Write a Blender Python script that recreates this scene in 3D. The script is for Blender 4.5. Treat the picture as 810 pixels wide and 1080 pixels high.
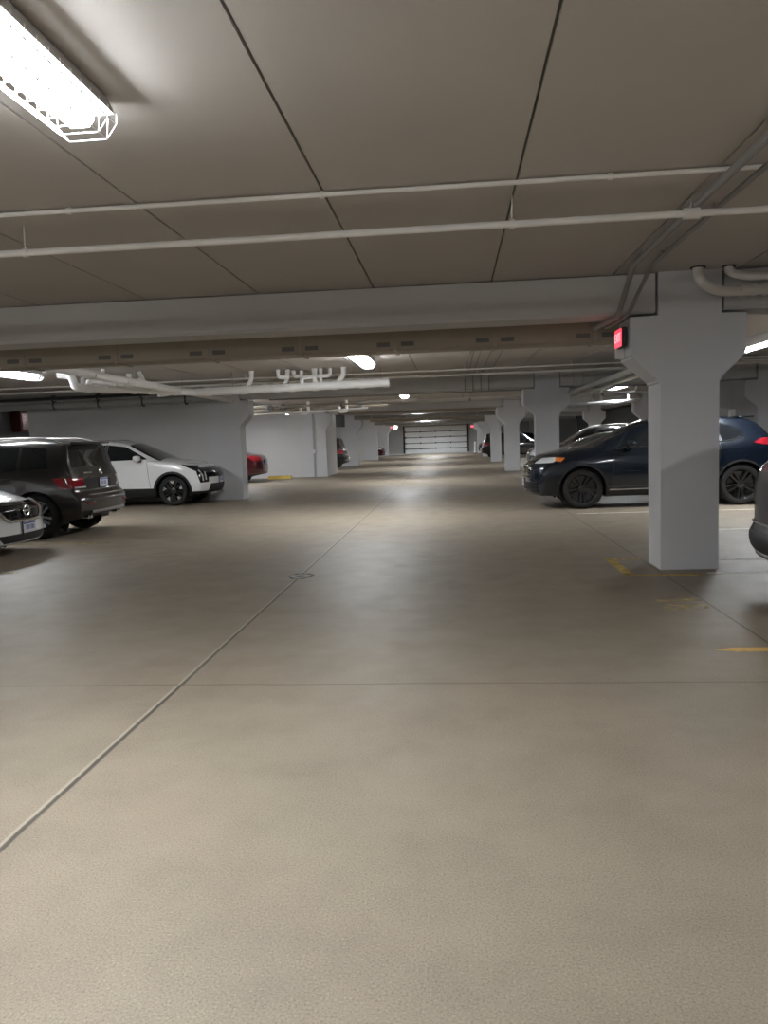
import bpy, bmesh, math, random
from mathutils import Vector, Matrix
from mathutils.bvhtree import BVHTree
random.seed(7)
PI = math.pi
for o in list(bpy.data.objects): bpy.data.objects.remove(o)
SC = bpy.context.scene
C = SC.collection

# ---------------------------------------------------------------- camera, world, exposure
CAM_H = 1.45; F = 815.0; ROLL = 0.0347
d = Vector((477.3 - 405, 540 - 461.0, F)).normalized()          # aisle direction seen from the lens (right, up, forward)
u = Vector((math.cos(ROLL), math.sin(ROLL), 0))
n = u.cross(d).normalized()
if n.y < 0: n = -n
xa = d.cross(n)
if xa.x < 0: xa = -xa
M = Matrix((xa, d, n))                                          # lens axes -> world axes
right, up, fwd = M @ Vector((1, 0, 0)), M @ Vector((0, 1, 0)), M @ Vector((0, 0, 1))
cd = bpy.data.cameras.new('camera'); cam = bpy.data.objects.new('camera', cd); C.objects.link(cam)
R3 = Matrix((right, up, -fwd)).transposed()
cam.matrix_world = Matrix.Translation((0, 0, CAM_H)) @ R3.to_4x4()
cd.sensor_fit = 'VERTICAL'; cd.sensor_height = 36.0; cd.lens = 36.0 * F / 1080.0
cd.clip_start = 0.05; cd.clip_end = 200
SC.camera = cam
w = bpy.data.worlds.new('world'); SC.world = w; w.use_nodes = True
w.node_tree.nodes['Background'].inputs[0].default_value = (0.8, 0.85, 1, 1)
w.node_tree.nodes['Background'].inputs[1].default_value = 0.0
vs = SC.view_settings
vs.view_transform = 'Standard'; vs.look = 'None'; vs.gamma = 1; vs.use_curve_mapping = False
vs.exposure = 0.16
LAMP_STRENGTH = 215.0
LAMP_COLOR = (0.95, 0.975, 1.0, 1)

# ---------------------------------------------------------------- materials
def new_mat(name):
    m = bpy.data.materials.new(name); m.use_nodes = True
    return m, m.node_tree.nodes, m.node_tree.links, m.node_tree.nodes['Principled BSDF']
def plain(name, col, rough=0.5, metal=0.0, coat=0.0, var=0.06, scale=6.0, spec=0.5, bump=0.0):
    m, N, L, b = new_mat(name)
    tc = N.new('ShaderNodeTexCoord'); nz = N.new('ShaderNodeTexNoise')
    nz.inputs['Scale'].default_value = scale; nz.inputs['Detail'].default_value = 4
    L.new(tc.outputs['Object'], nz.inputs['Vector'])
    mx = N.new('ShaderNodeMix'); mx.data_type = 'RGBA'
    mx.inputs[6].default_value = (*[c * (1 - var) for c in col], 1)
    mx.inputs[7].default_value = (*[min(1, c * (1 + var)) for c in col], 1)
    L.new(nz.outputs['Fac'], mx.inputs[0]); L.new(mx.outputs[2], b.inputs['Base Color'])
    b.inputs['Roughness'].default_value = rough; b.inputs['Metallic'].default_value = metal
    b.inputs['Coat Weight'].default_value = coat; b.inputs['Coat Roughness'].default_value = 0.04
    b.inputs['Specular IOR Level'].default_value = spec
    if bump:
        bp = N.new('ShaderNodeBump'); bp.inputs['Strength'].default_value = bump; bp.inputs['Distance'].default_value = 0.01
        n2 = N.new('ShaderNodeTexNoise'); n2.inputs['Scale'].default_value = scale * 12; L.new(tc.outputs['Object'], n2.inputs['Vector'])
        L.new(n2.outputs['Fac'], bp.inputs['Height']); L.new(bp.outputs[0], b.inputs['Normal'])
    return m
def emit(name, col, s):
    m, N, L, b = new_mat(name)
    b.inputs['Base Color'].default_value = (*col[:3], 1); b.inputs['Emission Color'].default_value = (*col[:3], 1)
    b.inputs['Emission Strength'].default_value = s
    return m

def floor_mat():
    m, N, L, b = new_mat('concrete_floor')
    tc = N.new('ShaderNodeTexCoord'); P = tc.outputs['Object']
    def noise(scale, detail=5, rough=0.6, src=P):
        x = N.new('ShaderNodeTexNoise'); x.inputs['Scale'].default_value = scale; x.inputs['Detail'].default_value = detail
        x.inputs['Roughness'].default_value = rough; L.new(src, x.inputs['Vector']); return x.outputs['Fac']
    def ramp(fac, stops):
        r = N.new('ShaderNodeValToRGB'); e = r.color_ramp.elements
        e[0].position, e[0].color = stops[0][0], (*stops[0][1], 1); e[1].position, e[1].color = stops[-1][0], (*stops[-1][1], 1)
        for p, c in stops[1:-1]:
            q = e.new(p); q.color = (*c, 1)
        L.new(fac, r.inputs[0]); return r.outputs[0]
    def mul(a, c, f=1.0):
        x = N.new('ShaderNodeMix'); x.data_type = 'RGBA'; x.blend_type = 'MULTIPLY'; x.inputs[0].default_value = f
        L.new(a, x.inputs[6]); L.new(c, x.inputs[7]); return x.outputs[2]
    base = ramp(noise(0.35, 6), [(0.3, (0.238, 0.196, 0.148)), (0.7, (0.282, 0.233, 0.177))])
    cl = ramp(noise(2.2, 6, 0.65), [(0.25, (0.82, 0.82, 0.82)), (0.55, (1, 1, 1)), (0.8, (1.06, 1.06, 1.05))])
    sp = ramp(noise(130, 4, 0.7), [(0.36, (0.66, 0.655, 0.65)), (0.48, (0.98, 0.98, 0.98)), (0.58, (1.04, 1.04, 1.03)), (0.68, (1.45, 1.44, 1.42))])
    sp2 = ramp(noise(520, 2, 0.5), [(0.3, (0.84, 0.88, 0.88)), (0.6, (1.06, 1.06, 1.06))])
    col = mul(mul(mul(base, cl), sp), sp2)
    # worn darker blotches
    st = ramp(noise(0.9, 3, 0.5), [(0.24, (0.72, 0.71, 0.70)), (0.36, (1, 1, 1))]); col = mul(col, st)
    # saw-cut and construction joints
    sx = N.new('ShaderNodeSeparateXYZ'); L.new(P, sx.inputs[0])
    wob = noise(1.2, 4)
    def line(axis, pos, half, wobble=0.03):
        a = N.new('ShaderNodeMath'); a.operation = 'MULTIPLY_ADD'; L.new(wob, a.inputs[0]); a.inputs[1].default_value = wobble; a.inputs[2].default_value = -pos - wobble * 0.5
        s = N.new('ShaderNodeMath'); s.operation = 'ADD'; L.new(sx.outputs[axis], s.inputs[0]); L.new(a.outputs[0], s.inputs[1])
        ab = N.new('ShaderNodeMath'); ab.operation = 'ABSOLUTE'; L.new(s.outputs[0], ab.inputs[0])
        mr = N.new('ShaderNodeMapRange'); L.new(ab.outputs[0], mr.inputs[0]); mr.inputs[1].default_value = half * 0.5; mr.inputs[2].default_value = half
        mr.inputs[3].default_value = 1; mr.inputs[4].default_value = 0
        return mr.outputs[0]
    def ink(col, fac, c, amt):
        f = N.new('ShaderNodeMath'); f.operation = 'MULTIPLY'; L.new(fac, f.inputs[0]); f.inputs[1].default_value = amt
        x = N.new('ShaderNodeMix'); x.data_type = 'RGBA'; L.new(f.outputs[0], x.inputs[0]); L.new(col, x.inputs[6]); x.inputs[7].default_value = (*c, 1)
        return x.outputs[2]
    col = ink(col, line('X', -1.712, 0.010), (0.45, 0.40, 0.33), 0.5)
    col = ink(col, line('X', -1.690, 0.015), (0.04, 0.036, 0.03), 0.85)
    col = ink(col, line('X', 2.08, 0.013), (0.06, 0.052, 0.045), 0.75)
    for y in (4.47, 16.3, 28.2, 40.0): col = ink(col, line('Y', y, 0.014, 0.05), (0.10, 0.085, 0.07), 0.6)
    L.new(col, b.inputs['Base Color'])
    b.inputs['Roughness'].default_value = 0.5; b.inputs['Specular IOR Level'].default_value = 0.45
    rr = N.new('ShaderNodeMapRange'); L.new(noise(3.5, 5), rr.inputs[0]); rr.inputs[3].default_value = 0.40; rr.inputs[4].default_value = 0.66
    L.new(rr.outputs[0], b.inputs['Roughness'])
    bp = N.new('ShaderNodeBump'); bp.inputs['Strength'].default_value = 0.12; bp.inputs['Distance'].default_value = 0.002
    L.new(noise(420, 3), bp.inputs['Height']); L.new(bp.outputs[0], b.inputs['Normal'])
    return m
def worn_paint(name, col, wear):
    m, N, L, b = new_mat(name)
    tc = N.new('ShaderNodeTexCoord'); nz = N.new('ShaderNodeTexNoise'); nz.inputs['Scale'].default_value = 9; nz.inputs['Detail'].default_value = 8; nz.inputs['Roughness'].default_value = 0.75
    L.new(tc.outputs['Object'], nz.inputs['Vector'])
    mr = N.new('ShaderNodeMapRange'); L.new(nz.outputs['Fac'], mr.inputs[0]); mr.inputs[1].default_value = wear - 0.12; mr.inputs[2].default_value = wear + 0.12
    mr.inputs[3].default_value = 0.05; mr.inputs[4].default_value = 0.9
    b.inputs['Base Color'].default_value = (*col, 1); b.inputs['Roughness'].default_value = 0.6
    L.new(mr.outputs[0], b.inputs['Alpha'])
    return m

FLOOR = floor_mat()
CEIL = plain('painted_ceiling', (0.54, 0.512, 0.482), 0.85, var=0.07, scale=1.3, bump=0.1)
JOINT = plain('joint_dark', (0.16, 0.15, 0.14), 0.9)  # dark grey of the open plank joints and the duct slots
BEAM = plain('painted_beam', (0.58, 0.575, 0.565), 0.8, var=0.06, scale=1.6, bump=0.1)
WALL = plain('white_wall', (0.66, 0.66, 0.66), 0.75, var=0.05, scale=1.2, bump=0.08)
COLM = plain('white_column', (0.66, 0.665, 0.69), 0.65, var=0.04, scale=1.7, bump=0.08)
GREYW = plain('grey_wall', (0.42, 0.42, 0.42), 0.8, var=0.08, scale=1.0)
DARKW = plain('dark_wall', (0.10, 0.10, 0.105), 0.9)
DUCT = plain('taupe_duct', (0.36, 0.315, 0.25), 0.6, var=0.08, scale=3)
STEEL = plain('galvanized_steel', (0.42, 0.42, 0.41), 0.45, metal=0.7)
DKSTEEL = plain('dark_steel', (0.035, 0.035, 0.035), 0.6)
WPIPE = plain('white_pipe', (0.80, 0.78, 0.75), 0.45)
PVC = plain('white_plastic_pipe', (0.90, 0.90, 0.89), 0.4)
GPIPE = plain('grey_pipe', (0.30, 0.30, 0.29), 0.6)
CPIPE = plain('conduit_grey', (0.32, 0.315, 0.305), 0.5, metal=0.4)
BROWNP = plain('beige_pipe', (0.42, 0.37, 0.31), 0.6)
FIXT = plain('fixture_white', (0.75, 0.75, 0.75), 0.4)
WIRE = plain('wire_white', (0.85, 0.85, 0.85), 0.4)
LENS = emit('lit_lens', LAMP_COLOR, LAMP_STRENGTH)
LENSSIDE = emit('lit_lens_side', LAMP_COLOR, LAMP_STRENGTH * 0.32)
REDGLOW = emit('red_sign_glow', (1.0, 0.06, 0.11), 1.1)
REDTXT = emit('red_sign_letters', (1.0, 0.30, 0.34), 1.5)
LAMPW = emit('small_lamp', (1.0, 0.95, 0.85), 6)
DOORW = plain('garage_door_white', (0.88, 0.90, 0.92), 0.5)
YEL = worn_paint('yellow_paint', (0.62, 0.42, 0.08), 0.44)
YELF = worn_paint('faded_yellow_paint', (0.58, 0.44, 0.20), 0.50)
ORA = worn_paint('orange_yellow_paint', (0.70, 0.42, 0.12), 0.36)
WHI = worn_paint('white_paint', (0.78, 0.76, 0.70), 0.36)
STAIN = worn_paint('oil_stain', (0.11, 0.095, 0.08), 0.56)
RUBBER = plain('tire_rubber', (0.012, 0.012, 0.013), 0.75)
BLKRIM = plain('black_rim', (0.015, 0.015, 0.016), 0.25, coat=0.5)
SILRIM = plain('silver_rim', (0.75, 0.76, 0.78), 0.25, metal=0.9)
BLK = plain('black_plastic', (0.014, 0.014, 0.015), 0.55)
GLOSSBLK = plain('gloss_black', (0.008, 0.008, 0.009), 0.12, coat=0.6)
CHROME = plain('chrome', (0.82, 0.83, 0.84), 0.12, metal=1.0, var=0.01)
GREYPL = plain('grey_skid_plate', (0.28, 0.28, 0.28), 0.4, metal=0.5)
def glassy(name, col):
    m = plain(name, col, 0.04, coat=0.3); return m
GLASS = glassy('tinted_glass', (0.010, 0.012, 0.014))
LAMPGL = plain('headlamp_glass', (0.80, 0.82, 0.85), 0.10, metal=0.3, coat=1)
AMBER = plain('amber_lens', (0.75, 0.20, 0.04), 0.2, coat=0.8)
TAILR = plain('tail_lamp_red', (0.30, 0.012, 0.022), 0.12, coat=1.0)
PLATE = plain('plate_white', (0.70, 0.72, 0.76), 0.4)
PLATEB = plain('plate_blue', (0.14, 0.18, 0.42), 0.4)
P_WHITE = plain('paint_white', (0.90, 0.91, 0.92), 0.25, coat=0.8, var=0.01)
P_BROWN = plain('paint_dark_brown', (0.033, 0.029, 0.027), 0.28, metal=0.5, coat=0.8, var=0.03)
P_NAVY = plain('paint_navy', (0.004, 0.009, 0.019), 0.25, metal=0.35, coat=1.0, var=0.02)
P_RED = plain('paint_dark_red', (0.075, 0.004, 0.010), 0.25, metal=0.3, coat=0.8, var=0.03)
P_SILV = plain('paint_silver', (0.50, 0.51, 0.53), 0.28, metal=0.7, coat=0.8, var=0.02)
P_BLACK = plain('paint_black', (0.010, 0.010, 0.012), 0.2, coat=1.0, var=0.02)
P_GREY = plain('paint_dark_grey', (0.030, 0.031, 0.034), 0.3, metal=0.5, coat=0.8, var=0.02)

# ---------------------------------------------------------------- mesh helpers
def obj(name, bm, mats, parent=None, angle=35):
    me = bpy.data.meshes.new(name)
    bmesh.ops.recalc_face_normals(bm, faces=bm.faces) if getattr(bm, 'recalc_flag', False) else None
    bm.to_mesh(me); bm.free()
    for m in (mats if isinstance(mats, (list, tuple)) else [mats]): me.materials.append(m)
    if angle:
        for p in me.polygons: p.use_smooth = True
        me.set_sharp_from_angle(angle=math.radians(angle))
    o = bpy.data.objects.new(name, me); C.objects.link(o)
    if parent: o.parent = parent
    return o
def tag(o, label, cat, group=None, kind=None):
    o['label'] = label; o['category'] = cat
    if group: o['group'] = group
    if kind: o['kind'] = kind
    return o
def thing(name, label, cat, loc=(0, 0, 0), rz=0, group=None):
    o = bpy.data.objects.new(name, None); C.objects.link(o); o.empty_display_size = 0.1
    o.location = loc; o.rotation_euler = (0, 0, rz)
    return tag(o, label, cat, group)
def dup(root, loc, rz=None, label=None, group=None):
    r = root.copy(); C.objects.link(r); r.location = loc
    if rz is not None: r.rotation_euler = (0, 0, rz)
    if label: r['label'] = label
    if group: r['group'] = group
    for ch in list(root.children):
        c = ch.copy(); C.objects.link(c); c.parent = r
        for g in list(ch.children):
            e = g.copy(); C.objects.link(e); e.parent = c
    return r
def B(): return bmesh.new()
def box(bm, x0, x1, y0, y1, z0, z1, bevel=0, mi=0, mat=None):
    vs = [bm.verts.new(p) for p in ((x0,y0,z0),(x1,y0,z0),(x1,y1,z0),(x0,y1,z0),(x0,y0,z1),(x1,y0,z1),(x1,y1,z1),(x0,y1,z1))]
    fs = [bm.faces.new([vs[i] for i in q]) for q in ((3,2,1,0),(4,5,6,7),(0,1,5,4),(1,2,6,5),(2,3,7,6),(3,0,4,7))]
    for f in fs: f.material_index = mi
    if mat is not None: bmesh.ops.transform(bm, matrix=mat, verts=vs)
    if bevel:
        es = list({e for f in fs for e in f.edges})
        bmesh.ops.bevel(bm, geom=es, offset=bevel, segments=2, affect='EDGES', profile=0.5)
    return bm
def frame_at(t, ref=None):
    t = t.normalized()
    a = ref if ref is not None and abs(ref.dot(t)) < 0.99 else (Vector((0, 0, 1)) if abs(t.z) < 0.9 else Vector((1, 0, 0)))
    n1 = (a - t * a.dot(t)).normalized(); return n1, t.cross(n1)
def tube(bm, pts, r, seg=10, cap=True, mi=0):
    pts = [Vector(p) for p in pts]; rs = r if isinstance(r, (list, tuple)) else [r] * len(pts)
    rings = []; ref = None
    for i, p in enumerate(pts):
        if i == 0: t = pts[1] - pts[0]
        elif i == len(pts) - 1: t = pts[-1] - pts[-2]
        else: t = (pts[i + 1] - p).normalized() + (p - pts[i - 1]).normalized()
        a, b2 = frame_at(t, ref); ref = a
        rings.append([bm.verts.new(p + (a * math.cos(2 * PI * k / seg) + b2 * math.sin(2 * PI * k / seg)) * rs[i]) for k in range(seg)])
    for i in range(len(rings) - 1):
        for k in range(seg):
            f = bm.faces.new((rings[i][k], rings[i][(k + 1) % seg], rings[i + 1][(k + 1) % seg], rings[i + 1][k])); f.material_index = mi
    if cap:
        bm.faces.new(rings[0][::-1]).material_index = mi; bm.faces.new(rings[-1]).material_index = mi
    return bm
def fillet(pts, r, n=5):
    pts = [Vector(p) for p in pts]; out = [pts[0]]
    for i in range(1, len(pts) - 1):
        a, p, c = pts[i - 1], pts[i], pts[i + 1]
        da, dc = (a - p), (c - p); k = min(r, da.length * 0.49, dc.length * 0.49)
        s, e = p + da.normalized() * k, p + dc.normalized() * k
        for j in range(n + 1):
            t = j / n; out.append(s * (1 - t) ** 2 + p * 2 * t * (1 - t) + e * t * t)
    out.append(pts[-1]); return out
def prism(bm, poly, lo, hi, axis='Y', mi=0):
    def P(a, b2, c): return {'Y': (a, c, b2), 'X': (c, a, b2), 'Z': (a, b2, c)}[axis]
    A = [bm.verts.new(P(a, b2, lo)) for a, b2 in poly]; Bv = [bm.verts.new(P(a, b2, hi)) for a, b2 in poly]
    k = len(poly); fs = [bm.faces.new(A), bm.faces.new(Bv[::-1])]
    for i in range(k): fs.append(bm.faces.new((A[(i + 1) % k], A[i], Bv[i], Bv[(i + 1) % k])))
    for f in fs: f.material_index = mi
    bmesh.ops.recalc_face_normals(bm, faces=fs)
    return bm
def lathe(bm, prof, seg=32, mi=0, mat=None):
    """prof: (radius, y) revolved about the y axis"""
    rings = []
    for r, y in prof: rings.append([bm.verts.new((r * math.cos(2 * PI * k / seg), y, r * math.sin(2 * PI * k / seg))) for k in range(seg)])
    fs = []
    for i in range(len(rings) - 1):
        for k in range(seg):
            fs.append(bm.faces.new((rings[i][k], rings[i][(k + 1) % seg], rings[i + 1][(k + 1) % seg], rings[i + 1][k])))
    for f in fs: f.material_index = mi
    if mat is not None: bmesh.ops.transform(bm, matrix=mat, verts=[v for r in rings for v in r])
    return bm
def struct(name, bm, mats, angle=35):
    o = obj(name, bm, mats, None, angle); o['kind'] = 'structure'; return o

# ---------------------------------------------------------------- the shell of the garage
ZH = 3.03 - 0.004
BAY = 11.85; L0 = 8.17
LINES = [L0 + BAY * k for k in range(6)]          # column lines 8.17 ... 67.4
YF, YB, XL, XR, ZC = 70.5, -15.4, -15.0, 15.0, 3.03
bm = B(); box(bm, XL, XR, YB, YF + 0.3, -0.3, 0); struct('floor', bm, FLOOR, 0)
# ceiling: hollow-core planks 1.22 m wide with open joints
bm = B(); x = -0.78 - 1.22 * 12
while x < XR:
    box(bm, max(XL, x + 0.008), min(XR, x + 1.22 - 0.008), YB, YF + 0.3, ZC, ZC + 0.08)
    box(bm, max(XL, x - 0.008), min(XR, x + 0.008), YB, YF + 0.3, ZC + 0.018, ZC + 0.08, mi=1)
    x += 1.22
box(bm, XL, XR, YB, YF + 0.3, ZC + 0.08, ZC + 0.3)
struct('ceiling', bm, [CEIL, JOINT], 0)
bm = B(); box(bm, XL - 0.3, XL, YB, YF + 0.3, 0, ZC + 0.3); struct('wall_left', bm, GREYW, 0)
bm = B(); box(bm, XR, XR + 0.3, YB, YF + 0.3, 0, ZC + 0.3); struct('wall_right', bm, GREYW, 0)
bm = B(); box(bm, XL, XR, YB - 0.3, YB, 0, ZC + 0.3); struct('wall_back', bm, GREYW, 0)
bm = B()
box(bm, XL, -4.45, YF, YF + 0.3, 0, ZC); box(bm, 1.45, XR, YF, YF + 0.3, 0, ZC); box(bm, -4.45, 1.45, YF, YF + 0.3, 2.56, ZC)
struct('wall_front', bm, GREYW, 0)
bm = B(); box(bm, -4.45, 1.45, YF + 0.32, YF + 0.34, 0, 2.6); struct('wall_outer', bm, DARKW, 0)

# columns: a shaft, a corbelled head and a narrower stem up to the planks
def column(x0, x1, y, label, right=True, left=True, depth=0.5, name='concrete_column', extra=None):
    hl = 0.30 if left else 0.0; hr = 0.26 if right else 0.0
    s0 = x0 if not left else x0 - 0.02; s1 = x1 if not right else x1 + 0.02
    poly = [(x0, 0), (x1, 0), (x1, 1.94)]
    if right: poly += [(x1 + hr, 2.20), (x1 + hr, 2.595), (s1, 2.6)]
    poly += [(s1, ZC), (s0, ZC)]
    if left: poly += [(s0, 2.6), (x0 - hl, 2.595), (x0 - hl, 2.20), (x0, 1.94)]
    bm = B(); prism(bm, poly, y, y + depth, 'Y')
    es = [e for e in bm.edges if abs(e.verts[0].co.y - e.verts[1].co.y) > 0.1 and max(v.co.z for v in e.verts) < 2.5]
    bmesh.ops.bevel(bm, geom=[e for e in es if min(v.co.z for v in e.verts) > 0.01], offset=0.02, segments=2, affect='EDGES')
    o = obj(name, bm, COLM, None, 30)
    return tag(o, label, 'column', 'concrete columns along the aisle')
rl = ['nearest white concrete column on the right with a red exit sign beside its wide head',
      'second white column along the right side, behind the dark navy car',
      'third white column along the right side of the aisle, slimmer and farther off',
      'fourth white column along the right side with a dark shadow patch low on it',
      'fifth white column along the right side, beside the far black cars',
      'last white column on the right side before the garage door']
for y, t in zip(LINES, rl): column(2.12, 2.70, y, t)
ll = [None, 'white column at the end of the wall behind the white crossover, its head stepping right',
      'white column on the left ending the bright wall past the dark red sedan',
      'white column on the left just past the black crossover nose',
      'white column on the left, fourth wall end along the aisle',
      'farthest white wall column on the left near the garage door']
le = [None, -5.55, -5.22, -5.38, -5.40, -5.62]
for k in range(1, 6): column(le[k] - 0.95, le[k], LINES[k], ll[k], left=False, depth=0.5)
# a second row of columns behind the right-hand parking row
sl = [None, 'second-row grey column seen right of the nearest column, beside the wire mesh gate',
      'dim second-row column showing above the roof of the dark navy car',
      'dim second-row column with a stepped head above the silver car']
for k in (1, 2, 3): column(7.55, 8.15, LINES[k], sl[k])
# infill walls between left columns and the outer wall
def infill(name, x0, x1, y, z1, m, th=0.2):
    bm = B(); box(bm, x0, x1, y, y + th, 0, z1); return struct(name, bm, m, 0)
infill('wall_left_bay_a', -11.4, -6.5, LINES[1] + 0.08, 2.61, WALL)
infill('wall_left_bay_b', -13.0, -6.17, LINES[2] + 0.08, 2.61, WALL)
infill('wall_left_bay_c', -13.0, -6.33, LINES[3] + 0.08, 2.61, WALL)
infill('wall_left_bay_d', -13.0, -6.35, LINES[4] + 0.08, 2.61, WALL)
infill('wall_left_bay_e', -13.0, -6.57, LINES[5] + 0.08, 2.61, WALL)
bm = B(); box(bm, -5.55, -5.24, LINES[2] + 0.5, LINES[2] + 2.9, 0, 2.6); struct('wall_left_return', bm, WALL, 0)
bm = B(); box(bm, -5.78, -5.70, LINES[2] - 0.03, LINES[2], 0, 2.6); struct('trim_1', bm, GREYW, 0)
infill('wall_right_bay_a', 6.4, 7.57, LINES[1] + 0.1, 2.61, GREYW)
infill('wall_right_far', 6.6, 11.0, LINES[5], 2.61, GREYW)
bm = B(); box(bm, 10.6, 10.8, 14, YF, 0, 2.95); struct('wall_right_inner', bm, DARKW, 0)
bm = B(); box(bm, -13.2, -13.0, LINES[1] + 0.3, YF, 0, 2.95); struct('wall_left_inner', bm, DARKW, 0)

# cross beams
bl = ['long pale concrete beam crossing the whole aisle overhead, nearest the camera',
      'second concrete beam across the aisle, just behind the white drain pipes',
      'third concrete beam across the aisle', 'fourth concrete beam across the aisle',
      'fifth concrete beam across the aisle', 'last concrete beam across the aisle before the garage door']
def beam(x0, x1, y, label, dep=0.5):
    poly = [(y, 2.66), (y + 0.03, 2.63), (y + dep - 0.03, 2.63), (y + dep, 2.66), (y + dep, ZC - 0.012), (y, ZC - 0.012)]
    bm = B(); prism(bm, poly, x0, x1, 'X')
    return tag(obj('concrete_beam', bm, BEAM, None, 20), label, 'beam', 'concrete cross beams')
for k, y in enumerate(LINES):
    x0 = -14.9 if k == 0 else le[k] + 0.045
    beam(x0, 2.075, y + 0.01, bl[k])
    beam(2.745, 7.5 if k in (1, 2, 3) else 10.5, y + 0.01, ['short concrete beam right of the nearest column behind the curved pipes'] [0] if k == 0 else 'concrete beam over the right-hand parking row, on the %s column' % ['', 'second', 'third', 'fourth', 'fifth', 'last'][k])
    if k: beam(-13.0, le[k] - 0.995, y + 0.01, 'concrete beam over the left parking row, above the %s white wall' % ['', 'first', 'second', 'third', 'fourth', 'last'][k])
# wire mesh gate at far right
t = thing('mesh_gate', 'dark wire mesh gate at the right edge behind the navy car', 'gate', (8.75, LINES[1] + 0.2, 0))
bm = B()
for x in (-0.6, 0.6): box(bm, x - 0.025, x + 0.025, -0.02, 0.02, 0, 2.2)
for z in (0.02, 1.1, 2.17): box(bm, -0.6, 0.6, -0.02, 0.02, z, z + 0.05)
obj('gate_frame', bm, DKSTEEL, t, 0)
bm = B()
for i in range(13): tube(bm, [(-0.58 + i * 0.0967, 0, 0.05), (-0.58 + i * 0.0967, 0, 2.17)], 0.004, 4)
for i in range(22): tube(bm, [(-0.6, 0, 0.05 + i * 0.0975), (0.6, 0, 0.05 + i * 0.0975)], 0.004, 4)
obj('wire_mesh', bm, DKSTEEL, t, 0)
t = thing('junction_box', 'small pale wall box above the navy car roof, right of the nearest column', 'box', (6.93, LINES[1] + 0.04, 1.7))
bm = B(); box(bm, -0.07, 0.07, -0.06, 0.06, -0.16, 0.20, 0.01); obj('box_body', bm, FIXT, t)
bm = B(); tube(bm, [(0, 0, 0.2), (0, 0, 0.9)], 0.015, 8); obj('conduit_riser', bm, STEEL, t)

# garage door at the far end
t = thing('garage_door', 'white sectional garage door closing the far end of the aisle', 'door', (-1.5, YF, 0))
pz = [0.03, 0.5, 1.01, 1.52, 2.03, 2.52]
for i in range(5):
    bm = B(); box(bm, -2.82, 2.82, 0.02, 0.07, pz[i] + 0.012, pz[i + 1] - 0.012, 0.008)
    for k in range(4): box(bm, -2.7 + k * 1.36, -2.7 + k * 1.36 + 1.28, 0.012, 0.022, pz[i] + 0.10, pz[i + 1] - 0.12)
    p = obj('door_panel', bm, DOORW, t)
    bm = B(); box(bm, -2.82, 2.82, -0.005, 0.02, pz[i + 1] - 0.035, pz[i + 1] + 0.02)
    for k in range(5): box(bm, -2.75 + k * 1.36 - 0.04, -2.75 + k * 1.36 + 0.04, -0.02, 0.02, pz[i + 1] - 0.07, pz[i + 1] + 0.07)
    if i < 4: obj('hinge_rail', bm, DKSTEEL, p, 0)
for s in (-1, 1):
    bm = B(); box(bm, s * 2.9 - 0.06, s * 2.9 + 0.06, -0.08, 0.06, 0, 2.6); obj('door_track', bm, DKSTEEL, t, 0)
bm = B(); box(bm, -4.3, 3.75, -0.3, -0.1, 0.0, 0.10); obj('door_curb', bm, WALL, t, 0)

# ---------------------------------------------------------------- fluorescent fixtures
def make_lamp():
    t = thing('fluorescent_fixture', 'x', 'ceiling light')
    bm = B(); prism(bm, [(-0.11, 0.0), (-0.14, -0.070), (-0.14, -0.076), (0.14, -0.076), (0.14, -0.070), (0.11, 0.0)], -1.25, 1.25, 'Y'); obj('housing', bm, FIXT, t, 20)
    bm = B()
    prof = [(-0.066, -0.077), (-0.066, -0.115), (-0.042, -0.142), (0.042, -0.142), (0.066, -0.115), (0.066, -0.077)]
    prism(bm, prof, -1.20, 1.20, 'Y')
    for f in bm.faces:
        if f.normal.z > -0.9: f.material_index = 1
    obj('lit_lens', bm, [LENS, LENSSIDE], t, 20)
    bm = B()                                                    # wire guard
    sec = [(-0.142, -0.06), (-0.138, -0.11), (-0.09, -0.172), (0.09, -0.172), (0.138, -0.11), (0.142, -0.06)]
    for i in range(31):
        y = -1.27 + 2.54 * i / 30
        tube(bm, [(a, y, z) for a, z in sec], 0.0032, 5)
    for a, z in sec[1:5]: tube(bm, [(a, -1.27, z), (a, 1.27, z)], 0.0036, 5)
    for k in range(30):                                          # zig-zag of the lower side
        y0 = -1.27 + 2.54 * k / 30; y1 = y0 + 2.54 / 30
        for s in (-1, 1): tube(bm, [(s * 0.138, y0, -0.11), (s * 0.09, y1, -0.172)], 0.0028, 4)
    obj('wire_guard', bm, WIRE, t, 0)
    return t
lamp0 = make_lamp(); lamp0['group'] = 'fluorescent ceiling fixtures'
ylamps = [2.27 + BAY * k for k in range(-1, 6)]
names_x = {-1.62: 'over the aisle', -8.2: 'over the left parking row', 5.4: 'over the right parking row'}
special = {(-1.62, 2.27): 'large lit fluorescent fixture in a white wire guard at the top left corner',
           (-1.62, 2.27 + BAY): 'lit fluorescent fixture over the aisle just above the white drain pipes',
           (-1.62, 2.27 + 2 * BAY): 'small bright fluorescent fixture right of the end of the white drain pipe',
           (-8.2, 2.27 + BAY): 'bright fluorescent fixture at the left edge above the dark brown car',
           (5.4, 2.27 + BAY): 'bright fluorescent fixture at the right edge beside the nearest column head',
           (5.4, 2.27 + 2 * BAY): 'fluorescent fixture glowing left of the nearest column over the navy car'}
order = ['behind the camera', 'in the nearest bay', 'in the second bay', 'in the third bay', 'in the fourth bay', 'in the fifth bay', 'in the last bay before the door']
first = True
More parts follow.
